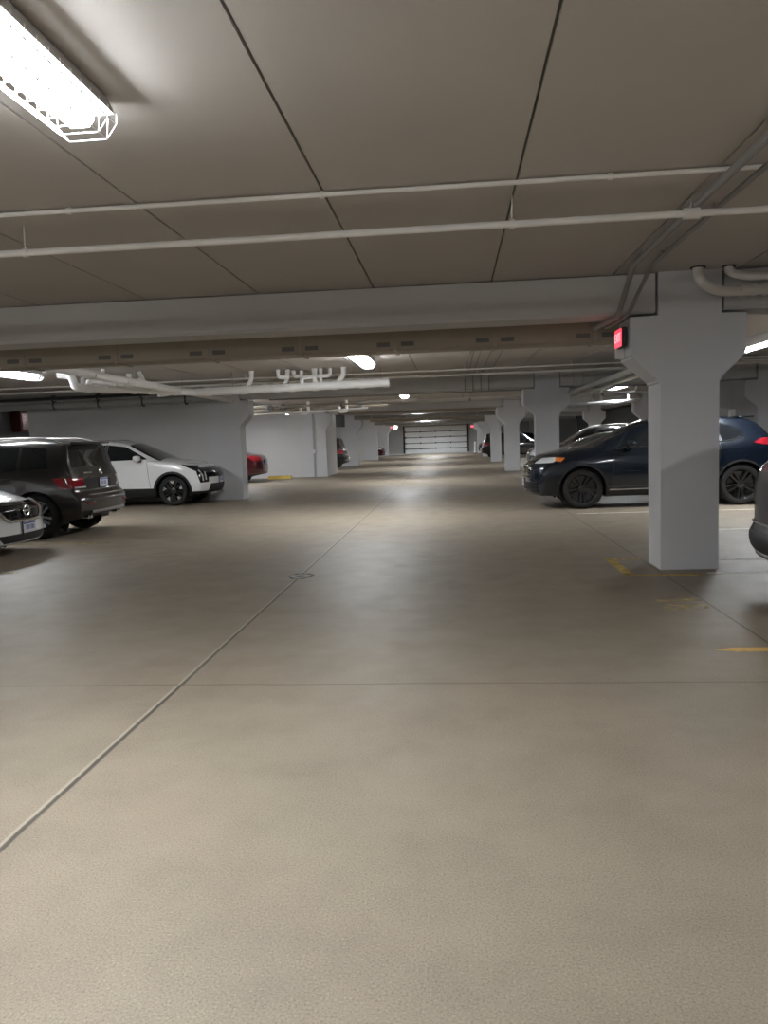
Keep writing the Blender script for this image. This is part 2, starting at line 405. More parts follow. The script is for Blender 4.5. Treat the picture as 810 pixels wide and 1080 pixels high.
for X in (-1.62, -8.2, 5.4):
    for k, Y in enumerate(ylamps):
        if X != -1.62 and k > 5: continue
        lab = special.get((X, Y), 'lit fluorescent fixture %s, %s' % (names_x[X], order[k]))
        loc = (X, Y - (0.5 if X < -5 else 0) + (2.6 if X < -5 and k == 3 else 0), ZH)
        if first: lamp0.location = loc; lamp0['label'] = lab; first = False
        else:
            t = dup(lamp0, loc, 0, lab)
            if X == 5.4:
                for sx_ in (-1, 1):
                    bm = B(); prism(bm, [(sx_ * 0.142, -0.06), (sx_ * 0.165, -0.180), (sx_ * 0.169, -0.180), (sx_ * 0.146, -0.06)], -1.3, 1.3, 'Y'); obj('reflector_wing', bm, FIXT, t, 0)
dup(lamp0, (-1.62, 65.9, ZH), 0, 'farthest lit fluorescent fixture, closest to the garage door')
# ---------------------------------------------------------------- sprinkler pipes, one thick and one thin per bay
def sprinkler_pipe(y, z, r, x0, x1, label, heads=(), hangers=()):
    t = thing('sprinkler_pipe', label, 'pipe', (0, y, z), 0, 'white sprinkler pipes across the ceiling')
    bm = B(); tube(bm, [(x0, 0, 0), (x1, 0, 0)], r, 12); obj('pipe_run', bm, WPIPE, t)
    for h in hangers:
        bm = B(); tube(bm, [(h, 0, r * 0.6), (h, 0, ZH - z)], 0.005, 6)
        lathe(bm, [(r + 0.004, -0.015), (r + 0.008, -0.015), (r + 0.008, 0.015), (r + 0.004, 0.015)], 14, mat=Matrix.Translation((h, 0, 0)) @ Matrix.Rotation(PI / 2, 4, 'Z'))
        obj('hanger', bm, WPIPE, t)
    for h in heads:
        bm = B()
        lathe(bm, [(r + 0.002, -0.05), (r + 0.012, -0.05), (r + 0.012, 0.05), (r + 0.002, 0.05)], 14, mat=Matrix.Translation((h, 0, 0)) @ Matrix.Rotation(PI / 2, 4, 'Z'))
        f = obj('pipe_tee', bm, WPIPE, t)
        bm = B(); tube(bm, [(h, 0, r), (h, 0, r + 0.018)], 0.022, 10); tube(bm, [(h, 0, r + 0.018), (h, 0, r + 0.045)], 0.008, 8)
        tube(bm, [(h, 0, r + 0.045), (h, 0, r + 0.05)], 0.02, 12); obj('sprinkler_head', bm, STEEL, f)
sprinkler_pipe(5.00, 3.002, 0.015, -14, 9, 'thin white pipe across the ceiling, nearer of the two at top', (), (-2.45, -0.78, 1.0, 3.4))
sprinkler_pipe(5.33, 2.84, 0.024, -14, 9, 'thicker white sprinkler pipe across the ceiling with an upright head at right', (1.58,), (-2.95, 0.43, 4.2))
seq = ['second', 'third', 'fourth', 'fifth']
for k in range(1, 5):
    y = 2.27 + BAY * k + (3.15 if k != 2 else 3.95)
    sprinkler_pipe(y, 2.92, 0.018, -11, 9, 'thin white sprinkler pipe across the %s bay' % seq[k - 1], (), (-4.6, -2.3, 0.3, 2.6))
    sprinkler_pipe(y + 0.9, 2.88, 0.026, -11, 9, 'thicker white sprinkler pipe across the %s bay' % seq[k - 1], (-0.4,), (-4.2, -2.6, 0.6))

# conduits running towards the camera, then down and under the beam
def conduit(pts, r, label, clips):
    t = thing('conduit', label, 'conduit', (0, 0, 0), 0, 'grey conduits on the ceiling')
    bm = B(); tube(bm, fillet(pts, 0.10, 5), r, 10); obj('conduit_run', bm, CPIPE, t)
    for c in clips:
        bm = B(); x, y, z = c
        box(bm, x - r - 0.012, x + r + 0.012, y - 0.015, y + 0.015, z + r * 0.6, z + r + 0.008)
        tube(bm, [(x + 0.01, y, z + r), (x + 0.01, y, ZH)], 0.006, 6); obj('clip', bm, STEEL, t)
conduit([(1.66, -14, 2.950), (1.68, 7.40, 2.950), (1.69, 8.11, 2.60), (1.62, 8.50, 2.585), (1.58, 8.87, 2.585), (1.58, 8.89, 2.9)], 0.026,
        'thicker grey conduit running along the ceiling then down over the nearest beam', [(1.665, 5.9, 2.950), (1.68, 7.1, 2.950)])
conduit([(1.86, -14, 2.955), (1.855, 7.45, 2.955), (1.785, 8.12, 2.605), (1.74, 8.50, 2.585), (1.70, 8.87, 2.585), (1.70, 8.89, 2.9)], 0.019,
        'thinner grey conduit beside the thicker one, closer to the nearest column', [(1.86, 5.8, 2.955), (1.855, 7.0, 2.955)])
# more conduits on the far ceiling
for i, x in enumerate((0.35, 0.55, 0.75, 0.95)):
    conduit([(x, 9.7, 2.985), (x, 19.2, 2.985), (x, 19.95, 2.95), (x, 19.98, 2.60), (x, 20.6, 2.59)], 0.014,
            '%s of four thin grey conduits along the second bay ceiling' % ['leftmost', 'second from the left', 'third from the left', 'rightmost'][i], [(x, 13, 2.985)])

# taupe duct just behind the first beam
t = thing('ventilation_duct', 'long taupe ventilation duct hanging just behind the nearest beam', 'duct', (0, 9.05, 0))
bm = B(); box(bm, -14.5, 2.03, 0, 0.42, 2.47, 2.70, 0.02)
obj('duct_body', bm, DUCT, t)
for i, x in enumerate((-7.4, -6.27, -5.13, -3.98, -2.86, -1.75, -0.63, 0.51, 1.64)):
    bm = B(); box(bm, x - 0.022, x + 0.022, -0.012, 0.0, 2.47, 2.71); box(bm, x - 0.022, x + 0.022, -0.012, 0.43, 2.458, 2.47); box(bm, x - 0.022, x + 0.022, 0.04, 0.06, 2.70, ZC)
    h = obj('hanger_strap', bm, DUCT, t, 0)
    for s in (-1, 1):
        bm = B(); xa2 = x + s * 0.14
        box(bm, xa2 - 0.075, xa2 + 0.075, -0.006, 0.004, 2.515, 2.565)
        obj('air_slot', bm, JOINT, t, 0)

# white plastic drain pipes over the left parking row
def collar(bm, p, dirv, r, l=0.06):
    p = Vector(p); dv = Vector(dirv).normalized(); tube(bm, [p - dv * l, p + dv * l], r * 1.14, 14)
t = thing('drain_pipe', 'bright white branching drain pipe with a row of traps above the white crossover', 'pipe', (0, 0, 0), 0, 'white drain pipes')
bm = B(); A = Vector((-5.55, 16.7, 2.62)); E_ = Vector((-1.32, 16.7, 2.665)); tube(bm, [A, E_], 0.088, 16)
for f in (0.06, 0.25, 0.36, 0.42, 0.5, 0.62, 0.72, 0.86, 0.985): collar(bm, A.lerp(E_, f), E_ - A, 0.088)
obj('pipe_run', bm, PVC, t)
def riser(pts, r=0.05, par=None, nm='drain_branch'):
    bm = B(); P_ = fillet(pts, 0.11, 6); tube(bm, P_, r, 12); collar(bm, P_[0], P_[1] - P_[0], r, 0.03); obj(nm, bm, PVC, par)
def utrap(x, y, z, w_, h, par, r=0.045, tail=0.3):
    riser([(x, y, z + h), (x, y, z), (x + w_, y, z), (x + w_, y, z + tail)], r, par, 'p_trap')
y0 = 16.7
riser([(-4.32, y0, 3.02), (-4.32, y0, 2.86), (-4.42, y0, 2.68)], 0.05, t)
utrap(-3.72, y0 - 0.05, 2.86, 0.2, 0.16, t, 0.042, 0.08)
riser([(-3.52, y0, 3.02), (-3.52, y0, 2.84), (-3.62, y0, 2.68)], 0.045, t)
utrap(-3.40, y0 + 0.05, 2.88, 0.17, 0.1, t, 0.04, 0.12)
riser([(-2.93, y0, ZH), (-2.93, y0, 2.68)], 0.062, t)
riser([(-3.22, y0 - 0.02, 2.68), (-3.22, y0 - 0.02, 2.84), (-2.9, y0 - 0.02, 2.85)], 0.05, t)
riser([(-2.90, y0 + 0.03, 2.86), (-2.60, y0 + 0.03, 2.86), (-2.60, y0 + 0.03, ZH)], 0.045, t)
riser([(-2.80, y0 + 0.03, 3.0), (-2.80, y0 + 0.03, 2.70)], 0.04, t)
riser([(-2.30, y0, ZH), (-2.30, y0, 2.86), (-2.45, y0, 2.70)], 0.055, t)
for x in (-4.75, -3.6, -2.1, -1.5):
    bm = B(); tube(bm, [(x, 16.7, 2.72), (x, 16.7, ZH)], 0.005, 6); obj('hanger', bm, STEEL, t)
bm = B(); E2 = Vector((-7.22, 14.45, 2.65)); tube(bm, fillet([A + Vector((-0.02, -0.01, 0)), E2, E2 + Vector((-0.02, -0.02, 0.22)), E2 + Vector((-0.3, 0, 0.26))], 0.12, 6), 0.075, 14)
for f in (0.2, 0.4, 0.55, 0.75, 0.9): collar(bm, A.lerp(E2, f), E2 - A, 0.075)
obj('pipe_run', bm, PVC, t)
def on2(f, dz=0, dx=0): p = A.lerp(E2, f); return (p.x + dx, p.y, p.z + dz)
riser([on2(0.88, 0.02, 0.0), on2(0.9, 0.13), on2(0.72, 0.14), on2(0.7, 0.0)], 0.05, t)
utrap(*on2(0.80, 0.16), 0.20, 0.14, t, 0.045, 0.10); utrap(*on2(0.58, 0.12), 0.22, 0.18, t, 0.05, 0.10)
riser([on2(0.62, 0.02), on2(0.68, 0.16), on2(0.9, 0.17)], 0.042, t)
riser([on2(0.42, 0.02), on2(0.46, 0.15), on2(0.5, 0.38)], 0.045, t); riser([on2(0.78, 0.15), on2(0.78, 0.39)], 0.04, t)
riser([on2(0.93, 0.05), on2(0.94, 0.2), on2(0.75, 0.22)], 0.045, t)
bm = B(); p0, p1 = Vector((-6.22, 9.9, 2.765)), Vector((-5.62, 19.6, 2.585)); tube(bm, [p0, p1], 0.07, 14)
for f in (0.15, 0.3, 0.42, 0.55, 0.7): collar(bm, p0.lerp(p1, f), p1 - p0, 0.07)
obj('pipe_run', bm, WPIPE, t)
riser([(-5.72, 17.4, 2.62), (-5.95, 16.4, 2.62), (-6.2, 16.1, 2.56)], 0.05, t)
for f in (0.2, 0.45, 0.68):
    p = p0.lerp(p1, f); bm = B(); tube(bm, [p, (p.x, p.y, ZH)], 0.005, 6); obj('hanger', bm, STEEL, t)
# grey pipe with black clamps along the wall behind the cars
t = thing('wall_pipe', 'grey horizontal pipe with black clamps high on the wall behind the white crossover', 'pipe')
bm = B(); tube(bm, [(-12.6, 19.55, 2.60), (-5.9, 19.55, 2.66)], 0.095, 14); obj('pipe_run', bm, GPIPE, t)
bm = B(); tube(bm, [(-12.6, 19.62, 2.80), (-5.9, 19.62, 2.84)], 0.04, 10); obj('upper_pipe', bm, DKSTEEL, t)
for x in (-10.33, -9.12, -7.94, -6.8):
    bm = B(); lathe(bm, [(0.1, -0.02), (0.115, -0.02), (0.115, 0.02), (0.1, 0.02)], 16, mat=Matrix.Translation((x, 19.55, 2.63)) @ Matrix.Rotation(PI / 2, 4, 'Z'))
    tube(bm, fillet([(x, 19.47, 2.70), (x - 0.06, 19.44, 2.84), (x + 0.04, 19.5, 2.88), (x + 0.05, 19.55, 2.78)], 0.05, 4), 0.022, 8); obj('clamp', bm, DKSTEEL, t)
# second set of drains in the next bay
t = thing('drain_pipe', 'beige drain pipe with hanging white traps past the second beam', 'pipe', (0, 0, 0), 0, 'white drain pipes')
for x in (-8, -5, -3):
    bm = B(); tube(bm, [(x, 28.0, 2.66), (x, 28.0, ZH)], 0.006, 6); obj('hanger', bm, STEEL, t)
bm = B(); tube(bm, [(-9.5, 28.0, 2.58), (-2.3, 28.0, 2.72)], 0.07, 14); obj('pipe_run', bm, BROWNP, t)
bm = B(); tube(bm, [(-9.5, 28.3, 2.76), (-1.2, 28.3, 2.86)], 0.05, 12); obj('upper_pipe', bm, BROWNP, t)
bm = B(); tube(bm, [(-9.0, 27.8, 2.48), (-5.4, 27.8, 2.52), (-3.0, 27.8, 2.6)], 0.03, 10); obj('lower_pipe', bm, WPIPE, t)
for x, z in ((-5.45, 2.50), (-4.05, 2.50)): utrap(x, 27.85, z, 0.28, 0.16, t, 0.055, 0.42)
for x in (-6.6, -6.1, -3.3):
    bm = B(); lathe(bm, [(0.06, -0.07), (0.13, -0.05), (0.15, 0.0), (0.13, 0.05), (0.06, 0.07)], 16, mat=Matrix.Translation((x, 27.9, 2.72))); obj('pipe_cap', bm, GPIPE, t)
# long pipes crossing the far bays
for i, (y, z, r, x0, x1, m, lab) in enumerate([
        (22.4, 2.74, 0.05, -5.3, 10.3, STEEL, 'grey pipe across the third bay just past the second beam'),
        (23.6, 2.56, 0.035, -5.3, 10.3, WPIPE, 'thin pale pipe low across the third bay'),
        (34.0, 2.66, 0.08, -5.0, 10.3, BROWNP, 'beige pipe crossing the fourth bay above the aisle'),
        (36.5, 2.5, 0.10, -4.6, 2.0, GPIPE, 'grey insulated pipe low over the fourth bay'),
        (46.5, 2.6, 0.10, -4.9, 2.0, BROWNP, 'beige pipe crossing the fifth bay above the aisle'),
        (49.0, 2.48, 0.12, -4.9, 2.0, GPIPE, 'low grey pipe over the fifth bay'),
        (59.5, 2.62, 0.12, -5.1, 2.0, GPIPE, 'far grey pipe before the garage door')]):
    t = thing('overhead_pipe', lab, 'pipe', (0, y, z), 0, 'pipes crossing the far bays')
    bm = B(); tube(bm, [(x0, 0, 0), (x1, 0, 0)], r, 12); obj('pipe_run', bm, m, t)
    for k in range(4):
        x = x0 + (x1 - x0) * (k + 0.5) / 4; bm = B(); tube(bm, [(x, 0, r * 0.5), (x, 0, ZH - z)], 0.006, 6)
        lathe(bm, [(r + 0.003, -0.03), (r + 0.012, -0.03), (r + 0.012, 0.03), (r + 0.003, 0.03)], 14, mat=Matrix.Translation((x, 0, 0)) @ Matrix.Rotation(PI / 2, 4, 'Z'))
        obj('hanger', bm, STEEL, t)
# two big pipes at the right of the nearest column: down from the slab, then right
for i, (x, y, z0, lab, r) in enumerate([(2.44, 8.02, 2.78, 'lower curved grey pipe bending off the top of the nearest column', 0.05),
                                    (2.74, 8.04, 2.915, 'upper curved grey pipe bending off the ceiling right of the nearest column', 0.042)]):
    t = thing('bent_pipe', lab, 'pipe', (x, y, z0), 0, 'curved grey pipes by the nearest column')
    bm = B(); tube(bm, [(0, 0, ZH - z0)] + [(0.30 * (1 - math.cos(a)) , 0, (ZH - z0 - 0.03) * (1 - math.sin(a))) for a in [PI / 2 * q / 9 for q in range(10)]] + [(5.5, 0, 0.02)], r, 14); obj('pipe_run', bm, GPIPE if False else WPIPE, t)
    bm = B()
    for xx in (0.40, 0.52, 0.62): tube(bm, [(xx, 0, 0.0), (xx + 0.025, 0, 0.0)], r * 1.16, 14)
    obj('coupling', bm, WPIPE, t)
    bm = B(); tube(bm, [(0.0, 0, ZC - z0 - 0.012), (0.0, 0, ZC - z0 - 0.004)], r * 1.5, 14); obj('collar', bm, DKSTEEL, t)
# diagonal pipes and rails over the right parking row
for (a, b2, r, m, lab) in [((3.06, 9.0, 2.46), (2.9, 30.0, 2.46), 0.06, STEEL, 'grey pipe running away along the right row under the slab'),
                           ((3.25, 9.2, 2.40), (3.2, 30.0, 2.40), 0.035, WPIPE, 'pale thin pipe running away beside the grey pipe on the right'),
                           ((4.2, 11.8, 2.40), (9.0, 11.8, 2.40), 0.02, WPIPE, 'thin white pipe at the right edge under the bright fixture'),
                           ((2.75, 8.9, 2.20), (6.0, 12.6, 2.36), 0.02, WPIPE, 'slanting thin white pipe at the right edge behind the nearest column')]:
    t = thing('overhead_pipe', lab, 'pipe', (0, 0, 0), 0, 'pipes over the right parking row')
    bm = B(); tube(bm, [a, b2], r, 12); obj('pipe_run', bm, m, t)
    bm = B(); p = Vector(a).lerp(Vector(b2), 0.5); tube(bm, [p, (p.x, p.y, ZH)], 0.006, 6)
    p = Vector(a).lerp(Vector(b2), 0.12); tube(bm, [p, (p.x, p.y, ZH)], 0.006, 6); obj('hanger', bm, STEEL, t)
# far white drain branches over the right row
t = thing('drain_pipe', 'white drain pipe with short risers over the silver car on the right', 'pipe', (0, 0, 0), 0, 'white drain pipes')
bm = B(); tube(bm, [(3.0, 21.3, 2.20), (6.6, 28.0, 2.5)], 0.06, 12); obj('pipe_run', bm, PVC, t)
for f in (0.3, 0.42, 0.8):
    p = Vector((3.0, 21.3, 2.20)).lerp(Vector((6.6, 28.0, 2.5)), f); riser([p, (p.x, p.y, 2.75), (p.x + 0.25, p.y, 2.78), (p.x + 0.25, p.y, ZH)], 0.04, t)

# ---------------------------------------------------------------- exit signs and boxes
def text_mesh(body, size, depth):
    cu = bpy.data.curves.new('letters', 'FONT'); cu.body = body; cu.size = size; cu.extrude = depth; cu.align_x = 'CENTER'; cu.align_y = 'CENTER'
    o = bpy.data.objects.new('tmp', cu); C.objects.link(o)
    dg = bpy.context.evaluated_depsgraph_get(); me = bpy.data.meshes.new_from_object(o.evaluated_get(dg))
    bpy.data.objects.remove(o); return me
def exit_sign(loc, rz, label, lamps=False, bracket=True):
    t = thing('exit_sign', label, 'exit sign', loc, rz)
    bm = B(); box(bm, -0.15, 0.15, 0.0, 0.05, -0.10, 0.10, 0.008); obj('sign_body', bm, DKSTEEL, t)
    bm = B(); box(bm, -0.14, 0.14, -0.006, 0.002, -0.09, 0.09); f = obj('lit_face', bm, REDGLOW, t)
    me = text_mesh('EXIT', 0.13, 0.002); me.materials.append(REDTXT); o = bpy.data.objects.new('sign_letters', me); C.objects.link(o); o.parent = f
    o.location = (0, -0.009, 0); o.rotation_euler = (PI / 2, 0, 0)
    if bracket:
        bm = B(); box(bm, -0.03, 0.03, 0.05, 0.07, -0.04, 0.04); obj('bracket', bm, FIXT, t)
    if loc[1] > 20:
        bm = B(); tube(bm, [(0, 0.03, 0.1), (0, 0.03, ZH - loc[2])], 0.012, 8); obj('stem', bm, STEEL, t)
    if lamps:
        bm = B(); box(bm, 0.2, 0.52, 0.0, 0.08, -0.12, 0.14, 0.02); obj('lamp_box', bm, LAMPW, t)
    return t
exit_sign((1.745, 8.36, 2.41), -1.55, 'glowing red exit sign on the left side of the nearest column head')
exit_sign((-5.33, 68.0, 2.47), 0, 'far red exit sign with a bright emergency lamp left of the garage door', True)
exit_sign((1.74, 68.4, 2.33), 0, 'far red exit sign right of the garage door')
bm = B(); box(bm, -0.06, 0.06, -0.02, 0.02, -0.06, 0.05, 0.006); o = obj('wall_switch_box', bm, FIXT); o.location = (1.795, 8.47, 2.27)
tag(o, 'small white box on the nearest column head under the exit sign', 'box')
# dark hanging heater unit at left
t = thing('unit_heater', 'black unit heater hanging past the third left column', 'heater', (-5.80, 40.0, 2.18))
bm = B(); box(bm, -0.22, 0.22, -0.3, 0.3, 0, 0.62, 0.02); obj('heater_body', bm, DKSTEEL, t)
bm = B()
for s in (-1, 1): tube(bm, [(s * 0.18, 0, 0.62), (s * 0.18, 0, ZC - 2.18)], 0.008, 6)
obj('hanger', bm, STEEL, t)
t = thing('alarm_cabinet', 'dim red box high on the dark wall at the far left edge', 'cabinet', (-12.84, 22.3, 2.05))
bm = B(); box(bm, -0.15, 0.15, -0.35, 0.35, 0, 0.6, 0.02); obj('cabinet_body', bm, plain('cabinet_red', (0.10, 0.012, 0.012), 0.5), t)
bm = B(); box(bm, 0.15, 0.16, -0.28, 0.28, 0.06, 0.54); obj('cabinet_door', bm, P_RED, t)
t = thing('wall_valve', 'small grey outlet box on a pipe against the bright wall on the left', 'box', (-5.74, LINES[2] - 0.06, 1.05))
bm = B(); box(bm, -0.05, 0.05, -0.04, 0.03, -0.08, 0.08, 0.01); obj('box_body', bm, FIXT, t)
t = thing('marker_post', 'short white marker post right of the garage door', 'post', (1.9, 66.5, 0))
bm = B(); tube(bm, [(0, 0, 0.06), (0, 0, 1.0)], 0.09, 14); obj('post_body', bm, PVC, t)
bm = B(); tube(bm, [(0, 0, 0), (0, 0, 0.06)], 0.14, 14); obj('post_base', bm, DKSTEEL, t)

# ---------------------------------------------------------------- paint and marks on the floor
def decal(name, polys, m, label, cat, z=0.002, group=None):
    bm = B()
    for p in polys: prism(bm, p, 0.0005, z, 'Z')
    return tag(obj(name, bm, m, None, 0), label, cat, group)
def rect(x0, x1, y0, y1): return [(x0, y0), (x1, y0), (x1, y1), (x0, y1)]
decal('yellow_line', [[(1.70, 7.90), (1.79, 7.82), (1.80, 8.92), (1.70, 9.02)], rect(1.79, 2.45, 7.83, 7.91), rect(1.79, 2.12, 8.90, 8.98)], YEL, 'worn yellow corner line painted around the foot of the nearest column', 'floor marking')
decal('yellow_stripe', [[(1.68, 5.13), (1.80, 5.09), (7.2, 5.09), (7.2, 5.18), (1.80, 5.18)]], ORA, 'orange-yellow stall stripe on the floor at the lower right edge', 'floor marking')
decal('stall_line', [rect(2.80, 7.4, 8.72, 8.80)], WHI, 'white stall line behind the nearest column foot, farther of the two', 'floor marking')
decal('stall_line', [rect(2.52, 7.4, 7.90, 7.98)], WHI, 'white stall line right of the nearest column foot, nearer of the two', 'floor marking')
# stall number, painted to be read from the aisle (up is towards the stall)
def glyphs():
    out = []
    # a 1 on the far side
    out.append(rect(1.70, 2.06, 6.63, 6.70)); out.append([(1.96, 6.70), (2.06, 6.70), (2.0, 6.78), (1.93, 6.76)])
    # an 8 on the near side: two loops
    for cx, r in ((1.785, 0.095), (1.965, 0.085)):
        k = 16
        for i in range(k):
            a0, a1 = 2 * PI * i / k, 2 * PI * (i + 1) / k
            out.append([(cx + r * math.cos(a0), 6.42 + 1.15 * r * math.sin(a0)), (cx + r * math.cos(a1), 6.42 + 1.15 * r * math.sin(a1)),
                        (cx + r * .55 * math.cos(a1), 6.42 + .65 * r * math.sin(a1)), (cx + r * .55 * math.cos(a0), 6.42 + .65 * r * math.sin(a0))])
    return out
decal('stall_number', glyphs(), YELF, 'faded yellow stall number 18 painted on the floor before the nearest column', 'floor marking')
decal('yellow_line', [rect(-11.5, -5.28, 8.72, 8.84)], YELF, 'faded yellow stall line on the floor before the white sedan', 'floor marking')
decal('yellow_line', [rect(-11.5, -5.35, 11.42, 11.52)], YELF, 'faded yellow stall line between the white sedan and the dark brown car', 'floor marking')
decal('stall_line', [rect(3.0, 7.4, 11.35, 11.43)], WHI, 'white stall line between the dark grey car and the navy car', 'floor marking')
decal('stall_line', [rect(2.2, 7.4, 14.05, 14.13)], WHI, 'white stall line in front of the navy car side', 'floor marking')
t = thing('wheel_stop', 'yellow concrete wheel stop beside the dark red sedan', 'wheel stop', (-7.05, 30.9, 0))
bm = B(); prism(bm, [(-0.09, 0.0), (0.09, 0.0), (0.06, 0.13), (-0.06, 0.13)], -0.45, 0.5, 'X'); obj('stop_block', bm, plain('yellow_stop', (0.55, 0.38, 0.06), 0.6), t, 20)
bm = B()
for x in (-0.3, 0.35): tube(bm, [(x, 0, 0.125), (x, 0, 0.14)], 0.02, 8)
obj('anchor_pin', bm, STEEL, t)
def blob(cx, cy, rx, ry, n_=22):
    return [(cx + rx * (1 + random.uniform(-.2, .2)) * math.cos(2 * PI * i / n_), cy + ry * (1 + random.uniform(-.2, .2)) * math.sin(2 * PI * i / n_)) for i in range(n_)]
decal('oil_stain', [blob(-1.68, 8.2, 0.14, 0.2)], STAIN, 'dark stain around the small floor drain', 'stain', 0.001)
t = thing('floor_drain', 'small dark floor drain on the long floor joint', 'floor drain', (-1.68, 8.18, 0))
bm = B(); lathe(bm, [(0.06, 0.003), (0.11, 0.004), (0.11, 0.0005)], 20, mat=Matrix.Rotation(PI / 2, 4, 'X')); obj('drain_rim', bm, GPIPE, t)
bm = B()
for i in range(5): box(bm, -0.06, 0.06, -0.05 + i * 0.022, -0.04 + i * 0.022, 0.0005, 0.003)
obj('drain_grate', bm, DKSTEEL, t, 0)

# ---------------------------------------------------------------- vehicles
def itp(pts, x):
    if x <= pts[0][0]: return pts[0][1]
    for (a, fa), (b2, fb) in zip(pts, pts[1:]):
        if x <= b2: return fa + (fb - fa) * (x - a) / (b2 - a) if b2 > a else fb
    return pts[-1][1]
def sstep(t): t = max(0, min(1, t)); return t * t * (3 - 2 * t)
LOWP = [(0, .90), (.07, .945), (.3, .985), (.55, 1.0), (.85, .985), (1, .955)]
def body_mesh(S):
    xf, xr, hw = S['xf'], S['xr'], S['W'] / 2
    top = S['top']; xs = [p[0] for p in top]
    k = int((xf - xr) / 0.075)
    xs = sorted(set([round(v, 3) for v in xs + [xr + (xf - xr) * i / k for i in range(k + 1)]]))
    xs2 = [xs[0]]
    for v in xs[1:]:
        if v - xs2[-1] > 0.012: xs2.append(v)
    xs = xs2; xs[-1] = xf
    TL = [i / 13 for i in range(14)]; TU = [i / 8 for i in range(1, 9)]
    BS = [-1, -.94, -.85, -.72, -.57, -.4, -.2, 0, .2, .4, .57, .72, .85, .94, 1]
    rows = [('l', t) for t in TL] + [('u', t) for t in TU]
    bm = B(); cache = {}
    def sec(x):
        zt = itp(top, x); cr = itp(S['crown'], x); zb = itp(S['bot'], x)
        bl = min(itp(S['belt'], x), zt - cr - 0.05)
        wl = hw * itp(S['plan'], x); wt = min(itp(S['wtop'], x), wl * .955 - 0.01)
        return zt, cr, zb, bl, wl, wt
    def P(x, row, b2):
        zt, cr, zb, bl, wl, wt = sec(x)
        kind, t = row
        if kind == 'l': y = b2 * wl * itp(LOWP, t); z = zb + (bl - zb) * t
        elif kind == 'u':
            y = b2 * (wl * .955 + (wt - wl * .955) * t + 0.018 * math.sin(PI * t)); z = bl + (zt - cr * abs(b2) ** 2.2 - bl) * t
        elif kind == 't': y = b2 * wt; z = zt - cr * abs(b2) ** 2.2
        else: y = b2 * wl * .90; z = zb
        fx = sstep((x - (xf - S['rampf'])) / S['rampf']); rx = sstep(((xr + S['rampr']) - x) / S['rampr'])
        q = min(1, abs(y) / hw)
        x2 = x + fx * (itp(S['nose'], z) - S['pf'] * q ** 2.6) - rx * (itp(S['tail'], z) - S['pr'] * q ** 3.2)
        key = (round(x2, 4), round(y, 4), round(z, 4)); v = cache.get(key)
        if v is None: v = cache[key] = bm.verts.new(key)
        return v
    def quad(*v):
        v = list(dict.fromkeys(v))
        if len(v) < 3: return
        try: bm.faces.new(v)
        except ValueError: pass
    for i in range(len(xs) - 1):
        a, b2 = xs[i], xs[i + 1]
        for r0, r1 in zip(rows, rows[1:]):
            quad(P(a, r0, 1), P(a, r1, 1), P(b2, r1, 1), P(b2, r0, 1)); quad(P(a, r0, -1), P(b2, r0, -1), P(b2, r1, -1), P(a, r1, -1))
        for j in range(len(BS) - 1):
            p, q = BS[j], BS[j + 1]
            quad(P(a, ('t', 0), p), P(b2, ('t', 0), p), P(b2, ('t', 0), q), P(a, ('t', 0), q)); quad(P(a, ('b', 0), p), P(a, ('b', 0), q), P(b2, ('b', 0), q), P(b2, ('b', 0), p))
    for r0, r1 in zip(rows, rows[1:]):
        for j in range(len(BS) - 1):
            p, q = BS[j], BS[j + 1]
            quad(P(xf, r0, p), P(xf, r0, q), P(xf, r1, q), P(xf, r1, p)); quad(P(xr, r0, p), P(xr, r1, p), P(xr, r1, q), P(xr, r0, q))
    bmesh.ops.remove_doubles(bm, verts=bm.verts, dist=0.002)
    bmesh.ops.recalc_face_normals(bm, faces=bm.faces)
    for _ in range(S.get('smooth', 2)): bmesh.ops.smooth_vert(bm, verts=bm.verts, factor=0.5, use_axis_x=True, use_axis_y=True, use_axis_z=True)
    bm.normal_update()
    return bm
def inpoly(p, poly):
    x, y = p; c = False; j = len(poly) - 1
    for i in range(len(poly)):
        xi, yi = poly[i]; xj, yj = poly[j]
        if (yi > y) != (yj > y) and x < (xj - xi) * (y - yi) / (yj - yi) + xi: c = not c
        j = i
    return c
def cookie(bm, lay, pid, poly, U, V, D, thr, cond=None):
    U, V, D = Vector(U), Vector(V), Vector(D)
    lo = (min(p[0] for p in poly) - 1e-3, min(p[1] for p in poly) - 1e-3); hi = (max(p[0] for p in poly) + 1e-3, max(p[1] for p in poly) + 1e-3)
    def ok(f):
        if f.normal.dot(D) < thr: return False
        if cond and not cond(f.calc_center_median()): return False
        us = [v.co.dot(U) for v in f.verts]
        if max(us) < lo[0] or min(us) > hi[0]: return False
        vs_ = [v.co.dot(V) for v in f.verts]
        return not (max(vs_) < lo[1] or min(vs_) > hi[1])
    for i in range(len(poly)):
        p, q = poly[i], poly[(i + 1) % len(poly)]
        nn = (q[1] - p[1], -(q[0] - p[0])); l = math.hypot(*nn)
        if l < 1e-6: continue
        no = U * (nn[0] / l) + V * (nn[1] / l); co = U * p[0] + V * p[1]
        fs = [f for f in bm.faces if ok(f)]
        if not fs: return
        geom = set(fs)
        for f in fs: geom.update(f.edges); geom.update(f.verts)
        bmesh.ops.bisect_plane(bm, geom=list(geom), dist=1e-4, plane_co=co, plane_no=no)
    bm.normal_update()
    for f in bm.faces:
        if ok(f):
            c = f.calc_center_median()
            if inpoly((c.dot(U), c.dot(V)), poly): f[lay] = pid
